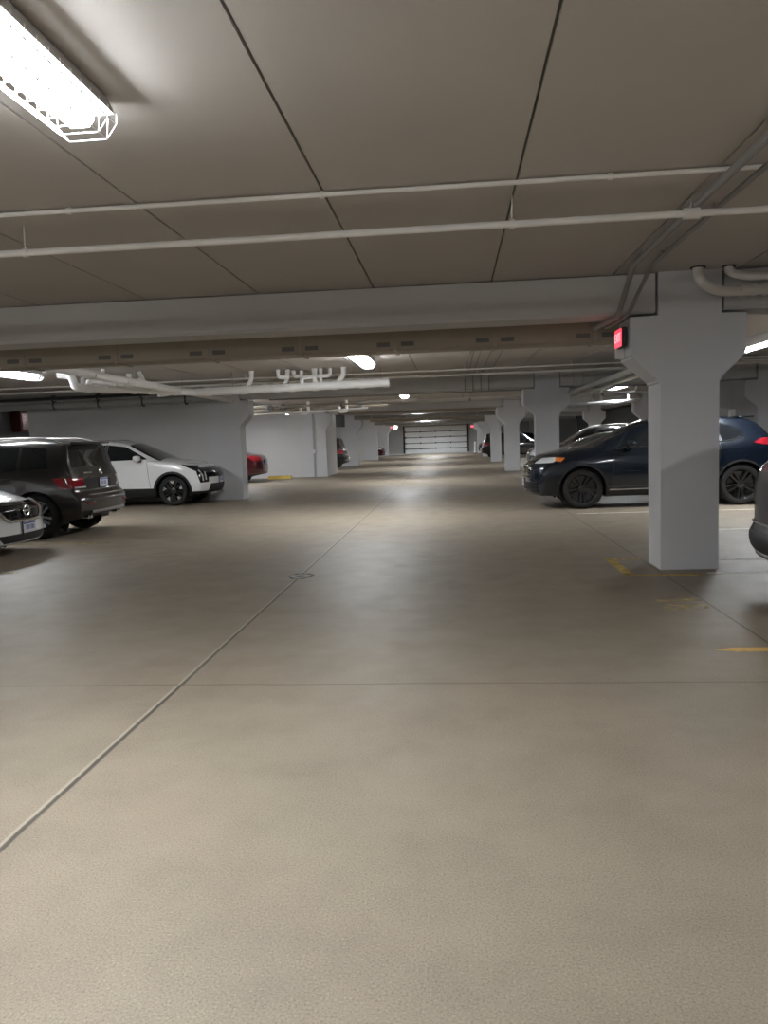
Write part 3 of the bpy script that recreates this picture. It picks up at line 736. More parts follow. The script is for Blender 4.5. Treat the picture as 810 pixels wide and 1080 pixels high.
def take(bm, lay, pid, name, m, parent, push=0.0, depth=0.012, side=None):
    fs = [f for f in bm.faces if f[lay] == pid and (side is None or f.calc_center_median().y * side > 0)]
    if not fs: return None
    nb = B(); mp = {}
    for f in fs:
        for v in f.verts:
            if v not in mp: mp[v] = nb.verts.new(v.co + v.normal * push)
    nrm = {mp[v]: v.normal.copy() for v in mp}
    for f in fs:
        try: nb.faces.new([mp[v] for v in f.verts])
        except ValueError: pass
    if depth:
        be = [e for e in nb.edges if len(e.link_faces) == 1]; cp = {}
        for e in be:
            f = e.link_faces[0]; a, b2 = e.verts
            for v in (a, b2):
                if v not in cp: cp[v] = nb.verts.new(v.co - nrm[v] * (depth + push))
            lp = [l for l in f.loops if l.edge == e][0]
            s, t_ = (lp.vert, lp.link_loop_next.vert)
            try: nb.faces.new((t_, s, cp[s], cp[t_]))
            except ValueError: pass
    bmesh.ops.delete(bm, geom=fs, context='FACES')
    return obj(name, nb, m, parent, 30)
X_, Y_, Z_ = (1, 0, 0), (0, 1, 0), (0, 0, 1)
def circ(cx, cz, r, k=36): return [(cx + r * math.cos(2 * PI * i / k), cz + r * math.sin(2 * PI * i / k)) for i in range(k)]

def wheel(parent, x, side, hw, R, S):
    wd = 0.225; yo = side * (hw - 0.03)
    mt = Matrix.Translation((x, yo, R)) @ (Matrix.Identity(4) if side > 0 else Matrix.Rotation(PI, 4, 'Z'))
    rr = R * S.get('rimr', 0.72)
    bm = B()
    lathe(bm, [(rr * .98, -wd), (R - 0.03, -wd), (R - 0.008, -wd + 0.025), (R, -wd + 0.06), (R, -0.06), (R - 0.008, -0.025), (R - 0.03, -0.002), (R - 0.06, 0.002), (rr + 0.012, -0.006), (rr, -0.012), (rr * .98, -0.03)], 40, mat=mt)
    ti = obj('tire', bm, RUBBER, parent, 40)
    bm = B()
    lathe(bm, [(rr, -0.012), (rr - 0.012, -0.010), (rr - 0.03, -0.03), (rr - 0.04, -0.10), (rr * .5, -0.12), (0.001, -0.12)], 40, mat=mt)
    ri = obj('rim', bm, [BLKRIM], ti, 40)
    bm = B(); ns = S.get('spokes', 5)
    for i in range(ns):
        a = 2 * PI * i / ns + 0.3
        rot = mt @ Matrix.Rotation(a, 4, 'Y')
        for dz in ((-0.03, 0.03) if S.get('double', True) else (0,)):
            vsx = []
            w0, w1 = 0.014, 0.019
            pts = [(0.05, -0.035, dz * .55 - w0), (0.05, -0.035, dz * .55 + w0), (rr - 0.02, -0.018, dz * 1.7 + w1), (rr - 0.02, -0.018, dz * 1.7 - w1)]
            A_ = [bm.verts.new(rot @ Vector(p)) for p in pts]; B_ = [bm.verts.new(rot @ (Vector(p) + Vector((0, -0.035, 0)))) for p in pts]
            ff = [bm.faces.new(A_), bm.faces.new(B_[::-1])] + [bm.faces.new((A_[(q + 1) % 4], A_[q], B_[q], B_[(q + 1) % 4])) for q in range(4)]
            bmesh.ops.recalc_face_normals(bm, faces=ff)
    lathe(bm, [(0.001, -0.022), (0.035, -0.024), (0.07, -0.035), (0.075, -0.08)], 20, mat=mt)
    obj('spokes', bm, S['rim'], ti, 40)
    if S.get('rimtips'):
        bm = B()
        for i in range(ns):
            a = 2 * PI * (i + 0.5) / ns + 0.3; rot = mt @ Matrix.Rotation(a, 4, 'Y')
            pts = [(rr * .62, -0.012, 0.0), (rr * .80, -0.010, -0.055), (rr - 0.02, -0.008, -0.075), (rr - 0.02, -0.008, 0.03), (rr * .86, -0.010, 0.02)]
            A_ = [bm.verts.new(rot @ Vector(p)) for p in pts]; B_ = [bm.verts.new(rot @ (Vector(p) + Vector((0, -0.02, 0)))) for p in pts]
            k = len(pts); ff = [bm.faces.new(A_), bm.faces.new(B_[::-1])] + [bm.faces.new((A_[(q + 1) % k], A_[q], B_[q], B_[(q + 1) % k])) for q in range(k)]
            bmesh.ops.recalc_face_normals(bm, faces=ff)
        obj('rim_inserts', bm, SILRIM, ti, 40)

def car(S, name, label, cat, loc, rz):
    t = thing(name, label, cat, loc, rz)
    bm = body_mesh(S); bvh = BVHTree.FromBMesh(bm)
    lay = bm.faces.layers.int.new('part'); hw = S['W'] / 2; R = S['R']; wb = S['wb']; Ra = R + S.get('archgap', 0.055)
    def sy(x, z):
        h = bvh.ray_cast(Vector((x, 3, z)), Vector((0, -1, 0))); return h[0].y if h[0] else hw
    def fx(y, z):
        h = bvh.ray_cast(Vector((8, y, z)), Vector((-1, 0, 0))); return h[0].x if h[0] else S['xf']
    def rx(y, z):
        h = bvh.ray_cast(Vector((-12, y, z)), Vector((1, 0, 0))); return h[0].x if h[0] else S['xr']
    SIDES = ((1, (0, 1, 0)), (-1, (0, -1, 0)))
    pid = 1; todo = []
    # cladding rings, then wheel openings
    for sgn, D in SIDES:
        cnd = lambda c, s=sgn: c.y * s > hw * .55
        if S.get('clad'):
            for xw in (0, -wb): cookie(bm, lay, 90, circ(xw, R, Ra + S['clad']), X_, Z_, D, 0.15, cnd)
            z1 = S.get('sillz', 0.42)
            cookie(bm, lay, 90, [(-wb, 0), (0, 0), (0, z1), (-wb, z1 + 0.03)], X_, Z_, D, -0.2, cnd)
        for xw in (0, -wb): cookie(bm, lay, 91, circ(xw, R, Ra), X_, Z_, D, 0.12, cnd)
    for xw in (0, -wb):
        cookie(bm, lay, 91, [(xw - Ra, -hw - .1), (xw + Ra, -hw - .1), (xw + Ra, -hw + .34), (xw - Ra, -hw + .34)], X_, Y_, (0, 0, -1), 0.3)
        cookie(bm, lay, 91, [(xw - Ra, hw - .34), (xw + Ra, hw - .34), (xw + Ra, hw + .1), (xw - Ra, hw + .1)], X_, Y_, (0, 0, -1), 0.3)
    bmesh.ops.delete(bm, geom=[f for f in bm.faces if f[lay] == 91], context='FACES')
    # windows and lamps given as outlines
    for (kind, poly, nm, m, extra) in S['cuts']:
        pid += 1
        if kind == 'side':
            for sgn, D in SIDES:
                cookie(bm, lay, pid, poly, X_, Z_, D, extra.get('thr', 0.25), (lambda c, s=sgn: c.y * s > extra.get('ymin', 0.3)))
            todo.append((pid, nm, m, True, extra))
        elif kind == 'front':
            cookie(bm, lay, pid, poly, Y_, Z_, (1, 0, 0), extra.get('thr', 0.15), lambda c: c.x > 0); todo.append((pid, nm, m, extra.get('split', False), extra))
        elif kind == 'rear':
            cookie(bm, lay, pid, poly, Y_, Z_, (-1, 0, 0), extra.get('thr', 0.15), lambda c: c.x < -wb + extra.get('dx', 0.4)); todo.append((pid, nm, m, extra.get('split', False), extra))
        elif kind == 'top':
            cookie(bm, lay, pid, poly, X_, Y_, (0, 0, 1), extra.get('thr', 0.25)); todo.append((pid, nm, m, False, extra))
        elif kind == 'wrap':      # wraps a corner of the front or rear: outline in side view, any face ahead of it
            s0 = extra.get('end', 1)
            for sgn, D in SIDES:
                cookie(bm, lay, pid, poly, X_, Z_, (0.35 * s0, 0.94 * sgn, 0), extra.get('thr', 0.05), (lambda c, s=sgn: c.y * s > extra.get('ymin', 0.3)))
            todo.append((pid, nm, m, True, extra))
    # door seams
    for x0, z0, x1, z1 in S.get('seams', []):
        dx, dz = x1 - x0, z1 - z0; l = math.hypot(dx, dz); ox, oz = -dz / l * 0.004, dx / l * 0.004
        for sgn, D in SIDES:
            cookie(bm, lay, 80, [(x0 - ox, z0 - oz), (x1 - ox, z1 - oz), (x1 + ox, z1 + oz), (x0 + ox, z0 + oz)], X_, Z_, D, 0.3, lambda c, s=sgn: c.y * s > 0.3)
    for p, nm, m, split, ex in todo:
        for sgn in ((1, -1) if split else (None,)): take(bm, lay, p, nm, m, t, ex.get('push', 0.0), 0.014, sgn)
    if S.get('clad'):
        for sgn in (1, -1): take(bm, lay, 90, 'side_cladding', S.get('cladm', BLK), t, 0.008, 0.02, sgn)
    for f in bm.faces:
        if f[lay] == 80: f.material_index = 1
    obj('body', bm, [S['paint'], BLK], t, 40)
    # wheel liners and wheels
    for xw in (0, -wb):
        for s in (1, -1):
            bm = B(); mt = Matrix.Translation((xw, 0, R)) @ (Matrix.Identity(4) if s > 0 else Matrix.Rotation(PI, 4, 'Z'))
            yi = sy(xw + Ra, R + 0.1) if False else hw
            lathe(bm, [(0.001, hw - .33), (Ra + 0.01, hw - .33), (Ra + 0.01, hw - .035)], 36, mat=mt)
            bmesh.ops.delete(bm, geom=[f for f in bm.faces if f.calc_center_median().z < S['bot'][1][1] - 0.02], context='FACES')
            obj('wheel_liner', bm, BLK, t, 40)
    for xw in (0, -wb):
        for s in (1, -1):
            e = bpy.data.objects.new('wheel', None); C.objects.link(e); e.parent = t
            wheel(e, xw, s, hw * itp(S['plan'], xw) * 0.985, R, S)
    # mirrors
    mx, mz = S['mirror']
    for s in (1, -1):
        y = sy(mx, mz - 0.06)
        bm = B(); bmesh.ops.create_uvsphere(bm, u_segments=16, v_segments=10, radius=1)
        for v in bm.verts:
            q = v.co; q.x = math.copysign(abs(q.x) ** .7, q.x) * 0.085; q.y = math.copysign(abs(q.y) ** .7, q.y) * 0.115; q.z = math.copysign(abs(q.z) ** .75, q.z) * 0.075
            q += Vector((mx - 0.02, s * (y + 0.14), mz))
        mo = obj('mirror', bm, S.get('mirrorm', S['paint']), t, 60)
        bm = B(); tube(bm, [(mx + 0.02, s * (y - 0.03), mz - 0.07), (mx, s * (y + 0.1), mz - 0.055)], [0.035, 0.025], 8); obj('mirror_stalk', bm, BLK, mo)
    # door handles
    for hx, hz in S.get('handles', []):
        for s in (1, -1):
            y = sy(hx, hz); bm = B(); tube(bm, fillet([(hx - .10, s * (y - .01), hz), (hx - .09, s * (y + .035), hz), (hx + .09, s * (y + .035), hz + .004), (hx + .10, s * (y - .01), hz)], 0.03, 3), 0.013, 8)
            obj('door_handle', bm, S.get('handlem', S['paint']), t)
    # roof rails
    if S.get('rails'):
        x0, x1, dz = S['rails']
        for s in (1, -1):
            pts = []
            for i in range(9):
                x = x0 + (x1 - x0) * i / 8; wt = itp(S['wtop'], x) - 0.05
                h = bvh.ray_cast(Vector((x, s * wt, 4)), Vector((0, 0, -1))); z = h[0].z if h[0] else S['H']
                pts.append((x, s * wt, z + (dz if 0 < i < 8 else -0.005)))
            bm = B(); tube(bm, fillet(pts, 0.05, 2), 0.017, 8); obj('roof_rail', bm, S.get('railm', GLOSSBLK), t)
    # license plates
    for end, z in S.get('plates', []):
        if end == 'front': x = max(fx(0, z + .07), fx(0, z - .07)) + 0.006; s = 1
        else: x = min(rx(0, z + .07), rx(0, z - .07)) - 0.006; s = -1
        bm = B(); box(bm, x - 0.006, x + 0.006, -.165, .165, z - .085, z + .085, 0.004); fr = obj('license_plate', bm, BLK, t)
        bm = B(); box(bm, min(x, x + s * .009), max(x, x + s * .009), -.152, .152, z - .076, z + .076, 0.003); pl = obj('plate_face', bm, PLATE, fr)
        bm = B(); xx = sorted((x, x + s * .0105)); box(bm, *xx, -.145, .145, z + .045, z + .07)
        for i, yy in enumerate((-.09, -.055, -.02, .03, .065, .10)): box(bm, *xx, yy, yy + .022, z - .035, z + .03)
        obj('plate_print', bm, PLATEB, fr, 0)
    ctx = dict(sy=sy, fx=fx, rx=rx, t=t, hw=hw)
    if S.get('extra'): S['extra'](ctx)
    return t

def bars_front(c, z0, z1, y, k, m, nm, n_=4, out=0.006, r=0.009):
    bm = B()
    for i in range(n_):
        z = z0 + (z1 - z0) * i / max(1, n_ - 1)
        pts = [(c['fx'](yy, z) + out, yy, z) for yy in [y * (-1 + 2 * j / 10) for j in range(11)]]
        tube(bm, pts, r, 6)
    return obj(nm, bm, m, c['t'])

# --- white crossover beside the wall, nose to the aisle
def kia_extra(c):
    t = c['t']; bars_front(c, 0.70, 0.86, 0.62, 0, GLOSSBLK, 'grille_bar', 5)
    for s in (1, -1):                                            # upright lamp cluster in the black corner
        bm = B()
        for (y, z0, z1) in ((0.80, 0.60, 0.86), (0.72, 0.62, 0.82)):
            pts = [(c['fx'](y, z) + 0.008, s * y, z) for z in (z0, (z0 + z1) / 2, z1)]; tube(bm, pts, 0.018, 8)
        obj('headlight', bm, LAMPGL, t)
    bm = B(); x = c['fx'](0, .30); box(bm, x - .05, x + .015, -.5, .5, .22, .29, 0.015); obj('skid_plate', bm, GREYPL, t)
    bm = B(); tube(bm, [(c['fx'](0, .93) + .012, -.07, .93), (c['fx'](0, .93) + .012, .07, .93)], .014, 8); obj('nose_badge', bm, CHROME, t)
KIA = dict(W=1.865, H=1.68, xf=0.95, xr=-3.64, R=0.37, wb=2.755, paint=P_WHITE, clad=0.055, sillz=0.44,
    top=[(-3.64, .98), (-3.60, 1.10), (-3.48, 1.26), (-3.30, 1.50), (-3.22, 1.575), (-2.9, 1.63), (-2.3, 1.67), (-1.8, 1.675), (-1.45, 1.65), (-1.15, 1.58), (-.8, 1.41), (-.4, 1.21), (-.28, 1.165), (0, 1.125), (.4, 1.06), (.7, .99), (.86, .94), (.95, .86)],
    belt=[(-3.64, 1.0), (-3.3, 1.19), (-2.6, 1.17), (-1.5, 1.13), (-.5, 1.10), (.95, .95)], bot=[(-3.64, .34), (-3.2, .26), (-1.5, .22), (.5, .24), (.95, .30)],
    plan=[(-3.64, .95), (-3.0, 1.0), (-1.5, .985), (0.2, 1.0), (.95, .95)],
    wtop=[(-3.64, .72), (-3.5, .64), (-3.2, .60), (-2.5, .625), (-1.6, .62), (-1.1, .60), (-.6, .68), (-.3, .74), (0, .80), (.95, .76)],
    crown=[(-3.64, .05), (-3.2, .05), (-1.2, .05), (-.3, .045), (.95, .05)],
    nose=[(.2, -.16), (.32, -.05), (.45, 0), (.62, .0), (.80, -.02), (.95, -.09)], tail=[(.2, -.2), (.4, -.02), (.6, 0), (.9, -.05), (1.2, -.08)],
    pf=.30, pr=.22, rampf=.8, rampr=.7, rim=BLKRIM, rimtips=True, spokes=5, mirror=(-.80, 1.19),
    cuts=[('side', [(-.62, 1.165), (-1.22, 1.485), (-1.66, 1.545), (-1.66, 1.15)], 'side_window', GLASS, {}),
          ('side', [(-1.72, 1.152), (-1.72, 1.545), (-2.35, 1.53), (-2.70, 1.47), (-2.62, 1.20)], 'side_window', GLASS, {}),
          ('side', [(-2.74, 1.22), (-2.80, 1.45), (-3.02, 1.36), (-3.05, 1.25)], 'side_window', GLASS, {}),
          ('side', [(-1.665, 1.15), (-1.665, 1.55), (-1.715, 1.55), (-1.715, 1.15)], 'pillar_trim', BLK, {}),
          ('top', [(-.30, -.80), (-1.13, -.60), (-1.13, .60), (-.30, .80)], 'windshield', GLASS, {'thr': .2}),
          ('rear', [(-.62, 1.20), (-.55, 1.50), (.55, 1.50), (.62, 1.20)], 'rear_window', GLASS, {'thr': .2}),
          ('wrap', [(.24, 1.005), (.74, .955), (1.3, .93), (1.3, .60), (.70, .55), (.60, .83)], 'headlight_surround', GLOSSBLK, {'ymin': .60, 'thr': .0}),
          ('front', [(-.62, .68), (-.66, .92), (.66, .92), (.62, .68)], 'grille', GLOSSBLK, {'thr': .1}),
          ('front', [(-.62, .30), (-.56, .52), (.56, .52), (.62, .30)], 'lower_grille', BLK, {}),
          ('wrap', [(.30, .20), (1.3, .20), (1.3, .345), (.45, .345)], 'front_valance', BLK, {'ymin': .60, 'thr': -.3}),
          ('rear', [(-.93, .30), (-.93, .52), (.93, .52), (.93, .30)], 'rear_valance', BLK, {}),
          ('wrap', [(-3.2, .88), (-4, .88), (-4, 1.02), (-3.25, 1.02)], 'tail_light', TAILR, {'end': -1, 'ymin': .5})],
    seams=[(-.55, .42, -.62, 1.1), (-1.69, .42, -1.69, 1.13), (-.62, 1.115, -.32, 1.10)], handles=[(-1.50, 1.04), (-2.45, 1.06)], rails=(-1.5, -3.0, .035), railm=SILRIM,
    plates=[('front', .60), ('rear', .75)], extra=kia_extra)
car(KIA, 'crossover', 'white crossover with black wheel arches parked against the left wall', 'car', (-6.87, 19.29, 0), 0)

# --- dark brown boxy wagon-like SUV, tail to the aisle
def glk_extra(c):
    t = c['t']
    for s in (1, -1):
        bm = B(); x = c['rx'](s * .55, .36); tube(bm, [(x + .1, s * .55 - .07, .33), (x - .012, s * .55 - .07, .33)], .03, 10); tube(bm, [(x + .1, s * .55 + .03, .33), (x - .012, s * .55 + .03, .33)], .03, 10); obj('exhaust_tip', bm, CHROME, t)
    bm = B(); pts = [(c['rx'](y, .42) - .012, y, .415) for y in [-.62 + 1.24 * i / 10 for i in range(11)]]; tube(bm, pts, .03, 8); obj('chrome_skid', bm, GREYPL, t)
    bm = B(); pts = [(c['rx'](y, .70) - .006, y, .70) for y in [-.6 + 1.2 * i / 10 for i in range(11)]]; tube(bm, pts, .008, 6); obj('bumper_strip', bm, CHROME, t)
    # badge: ring with three arms
    x = c['rx'](0, 1.07) - .012; bm = B()
    k = 20; tube(bm, [(x, .055 * math.cos(2 * PI * i / k), 1.07 + .055 * math.sin(2 * PI * i / k)) for i in range(k + 1)], .007, 6)
    for i in range(3): a = PI / 2 + 2 * PI * i / 3; tube(bm, [(x, 0, 1.07), (x, .053 * math.cos(a), 1.07 + .053 * math.sin(a))], .006, 6)
    obj('tail_badge', bm, CHROME, t)
    bm = B(); box(bm, x - .004, x + .01, .34, .60, 1.055, 1.085); obj('model_badge', bm, CHROME, t)
    bm = B(); pts = [(c['rx'](y, 1.0) - .012, y, .995) for y in [-.45 + .9 * i / 8 for i in range(9)]]; tube(bm, pts, .016, 8); obj('tailgate_handle', bm, S_GLK['paint'], t)
    # spoiler lip
    bm = B(); xs = -3.30; box(bm, xs - .14, xs + .05, -.54, .54, 1.555, 1.59, 0.012); obj('spoiler', bm, S_GLK['paint'], t)
    for s in (1, -1):
        bm = B(); z = .835; pts = [(c['rx'](y, z) - .008, s * y, z) for y in (.60, .68, .76, .84)]; tube(bm, pts, .014, 6); obj('reverse_light', bm, LAMPGL, t)
        bm = B(); pts = [(c['rx'](y, .56) - .006, s * y, .565) for y in (.55, .65, .75)]; tube(bm, pts, .018, 6); obj('reflector', bm, TAILR, t)
S_GLK = dict(W=1.84, H=1.67, xf=.86, xr=-3.60, R=0.37, wb=2.755, paint=P_BROWN, smooth=2,
    top=[(-3.60, .98), (-3.57, 1.08), (-3.50, 1.20), (-3.40, 1.42), (-3.32, 1.555), (-3.25, 1.60), (-2.6, 1.635), (-1.8, 1.645), (-1.2, 1.62), (-1.0, 1.57), (-.65, 1.36), (-.36, 1.18), (-.25, 1.13), (.2, 1.09), (.7, 1.02), (.80, .97), (.86, .88)],
    belt=[(-3.60, .99), (-3.45, 1.13), (-2.6, 1.12), (-.5, 1.06), (.86, .95)], bot=[(-3.60, .36), (-3.2, .26), (-1.5, .22), (.5, .22), (.86, .28)],
    plan=[(-3.60, .97), (-3.0, .99), (-1.5, 1.0), (0, 1.0), (.86, .95)],
    wtop=[(-3.60, .86), (-3.45, .79), (-3.3, .70), (-2.5, .655), (-1.5, .645), (-1.0, .63), (-.4, .73), (0, .80), (.86, .78)],
    crown=[(-3.60, .03), (-3.2, .035), (-.3, .04), (.86, .04)],
    nose=[(.2, -.12), (.4, 0), (.7, .0), (.95, -.04)], tail=[(.2, -.22), (.34, -.08), (.42, .03), (.60, .045), (.68, .03), (.74, -.07), (1.0, -.09), (1.2, -.10)],
    pf=.20, pr=.13, rampf=.6, rampr=.5, rim=GREYPL, spokes=5, mirror=(-.68, 1.15), archgap=.06,
    cuts=[('side', [(-.58, 1.12), (-1.05, 1.44), (-1.52, 1.52), (-1.52, 1.11)], 'side_window', GLASS, {}),
          ('side', [(-1.58, 1.115), (-1.58, 1.52), (-2.45, 1.52), (-2.45, 1.14)], 'side_window', GLASS, {}),
          ('side', [(-2.51, 1.145), (-2.51, 1.52), (-2.92, 1.49), (-3.0, 1.165)], 'side_window', GLASS, {}),
          ('top', [(-.30, -.72), (-.98, -.60), (-.98, .60), (-.30, .72)], 'windshield', GLASS, {'thr': .2}),
          ('rear', [(-.76, 1.17), (-.67, 1.525), (.67, 1.525), (.76, 1.17)], 'rear_window', GLASS, {'thr': .08}),
          ('wrap', [(-3.08, 1.0), (-4, .985), (-4, .82), (-3.20, .82)], 'tail_light', TAILR, {'end': -1, 'ymin': .60, 'thr': 0}),
          ('rear', [(-.33, .80), (-.33, .985), (.33, .985), (.33, .80)], 'plate_recess', BLK, {}),
          ('rear', [(-.85, .22), (-.80, .43), (.80, .43), (.85, .22)], 'rear_valance', BLK, {'thr': -.3}),
          ('wrap', [(.5, .98), (1.2, .98), (1.2, .78), (.62, .78)], 'headlight', LAMPGL, {'ymin': .5}),
          ('front', [(-.45, .62), (-.48, .95), (.48, .95), (.45, .62)], 'grille', GLOSSBLK, {})],
    seams=[(-.5, .35, -.56, 1.05), (-1.55, .35, -1.55, 1.1), (-2.45, .75, -2.48, 1.12)], handles=[(-1.42, .98), (-2.3, 1.0)], rails=(-1.1, -3.15, .065), railm=STEEL,
    plates=[('rear', .885)], extra=glk_extra)
car(S_GLK, 'sport_utility_vehicle', 'dark brown sport utility vehicle parked nose-in on the left, red tail light showing', 'car', (-9.62, 13.0, 0), PI)

# --- white sedan at the left edge, nose to the aisle
def alt_extra(c):
    t = c['t']
    bars_front(c, .53, .72, .36, 0, GLOSSBLK, 'grille_bar', 5, 0.004, 0.007)
    bm = B()
    path = [(-.66, .775), (-.56, .70), (-.44, .545), (-.36, .505), (0, .495), (.36, .505), (.44, .545), (.56, .70), (.66, .775)]
    pts = []
    for (y0, z0), (y1, z1) in zip(path, path[1:]):
        for i in range(4): f = i / 4; y, z = y0 + (y1 - y0) * f, z0 + (z1 - z0) * f; pts.append((c['fx'](y, z) + .008, y, z))
    tube(bm, pts, .024, 8); obj('chrome_trim', bm, CHROME, t)
    x = c['fx'](0, .625) + .02; bm = B(); k = 24
    tube(bm, [(x, .068 * math.cos(2 * PI * i / k), .635 + .068 * math.sin(2 * PI * i / k)) for i in range(k + 1)], .013, 8)
    box(bm, x - .012, x + .012, -.085, .085, .62, .65, .006); obj('front_badge', bm, CHROME, t)
    for s in (1, -1):
        bm = B(); tube(bm, [(c['fx'](.7, .33) + .012, s * .70, .335), (c['fx'](.78, .35) + .008, s * .79, .35)], .03, 8); obj('fog_light', bm, LAMPGL, t)
    bm = B(); pts = [(c['fx'](y, .175) + .005, y, .17) for y in [-.78 + 1.56 * i / 12 for i in range(13)]]; tube(bm, pts, .022, 8); obj('lip_spoiler', bm, P_WHITE, t)
SEDAN_TOP = [(-3.88, .86), (-3.84, .98), (-3.7, 1.045), (-3.4, 1.075), (-3.2, 1.12), (-2.7, 1.32), (-2.35, 1.43), (-1.9, 1.468), (-1.4, 1.45), (-1.1, 1.38), (-.6, 1.16), (-.30, 1.02), (-.15, .985), (.3, .92), (.7, .83), (.88, .775), (.98, .68)]
ALT = dict(W=1.83, H=1.47, xf=.98, xr=-3.88, R=0.335, wb=2.775, paint=P_WHITE, smooth=2, top=SEDAN_TOP,
    belt=[(-3.88, .90), (-3.5, .99), (-2.5, .985), (-.4, .92), (.98, .76)], bot=[(-3.88, .30), (-3.3, .2), (-1.5, .17), (.5, .17), (.98, .18)],
    plan=[(-3.88, .93), (-3.0, .99), (-1.5, 1.0), (0, 1.0), (.98, .95)],
    wtop=[(-3.88, .76), (-3.4, .74), (-3.15, .62), (-2.4, .55), (-1.5, .565), (-1.1, .58), (-.4, .70), (-.1, .76), (.98, .72)],
    crown=[(-3.88, .04), (-2, .04), (-.3, .04), (.3, .06), (.98, .05)],
    nose=[(.15, -.07), (.22, 0), (.35, .02), (.5, .0), (.7, -.03), (.8, -.06)], tail=[(.2, -.16), (.34, -.02), (.5, .0), (.75, -.03), (1.05, -.06)],
    pf=.34, pr=.26, rampf=.9, rampr=.7, rim=SILRIM, spokes=5, mirror=(-.62, 1.0),
    cuts=[('side', [(-.55, 1.0), (-1.15, 1.31), (-1.60, 1.375), (-1.60, .99)], 'side_window', GLASS, {}),
          ('side', [(-1.66, .99), (-1.66, 1.375), (-2.2, 1.35), (-2.72, 1.18), (-2.80, 1.03)], 'side_window', GLASS, {}),
          ('top', [(-.28, -.72), (-1.12, -.55), (-1.12, .55), (-.28, .72)], 'windshield', GLASS, {'thr': .2}),
          ('top', [(-3.16, -.60), (-2.42, -.52), (-2.42, .52), (-3.16, .60)], 'rear_window', GLASS, {'thr': .2}),
          ('wrap', [(.22, .82), (1.3, .79), (1.3, .64), (.62, .66)], 'headlight', LAMPGL, {'ymin': .60, 'thr': 0}),
          ('front', [(-.60, .765), (.60, .765), (.52, .66), (.40, .515), (-.40, .515), (-.52, .66)], 'grille', GLOSSBLK, {'thr': -.2}),
          ('front', [(-.60, .325), (.60, .325), (.48, .215), (-.48, .215)], 'lower_intake', BLK, {}),
          ('wrap', [(-3.35, .98), (-4, .98), (-4, .80), (-3.6, .80)], 'tail_light', TAILR, {'end': -1, 'ymin': .42, 'thr': 0}),
          ('rear', [(-.8, .18), (-.8, .34), (.8, .34), (.8, .18)], 'rear_valance', BLK, {})],
    seams=[(-.5, .30, -.5, .93), (-1.63, .30, -1.63, .98)], handles=[(-1.45, .88), (-2.45, .90)], plates=[('front', .405), ('rear', .75)], extra=alt_extra)
car(ALT, 'sedan', 'white sedan with a dark grille cut off by the left edge', 'car', (-6.97, 10.33, 0), 0)

# --- navy crossover on the right, nose to the aisle
def edge_extra(c):
    t = c['t']
    bars_front(c, .62, .92, .50, 0, BLKRIM, 'grille_bar', 5, 0.006, 0.012)
    bars_front(c, .36, .50, .80, 0, GLOSSBLK, 'bumper_bar', 3, 0.006, 0.014)
    bm = B(); x = c['fx'](0, .80) + .015; bmesh.ops.create_uvsphere(bm, u_segments=16, v_segments=8, radius=1)
    for v in bm.verts: v.co = Vector((x + v.co.x * .012, v.co.y * .11, .80 + v.co.z * .045))
    obj('nose_badge', bm, CHROME, t)
    bm = B(); box(bm, -3.26, -2.98, -.56, .56, 1.632, 1.66, .01); obj('spoiler', bm, P_NAVY, t)
    for s in (1, -1):
        y = c['sy'](-2.2, .36); bm = B(); tube(bm, [(-.5, s * (c['sy'](-.5, .36) + .004), .355), (-2.35, s * (y + .004), .365)], .012, 8); obj('sill_trim', bm, CHROME, t)
        bm = B(); pts = [(-.62, 1.125), (-1.5, 1.16), (-2.3, 1.18), (-2.75, 1.22), (-2.96, 1.30)]
        tube(bm, [(x, s * (c['sy'](x, z) + .003), z) for x, z in pts], .010, 6); obj('window_trim', bm, CHROME, t)
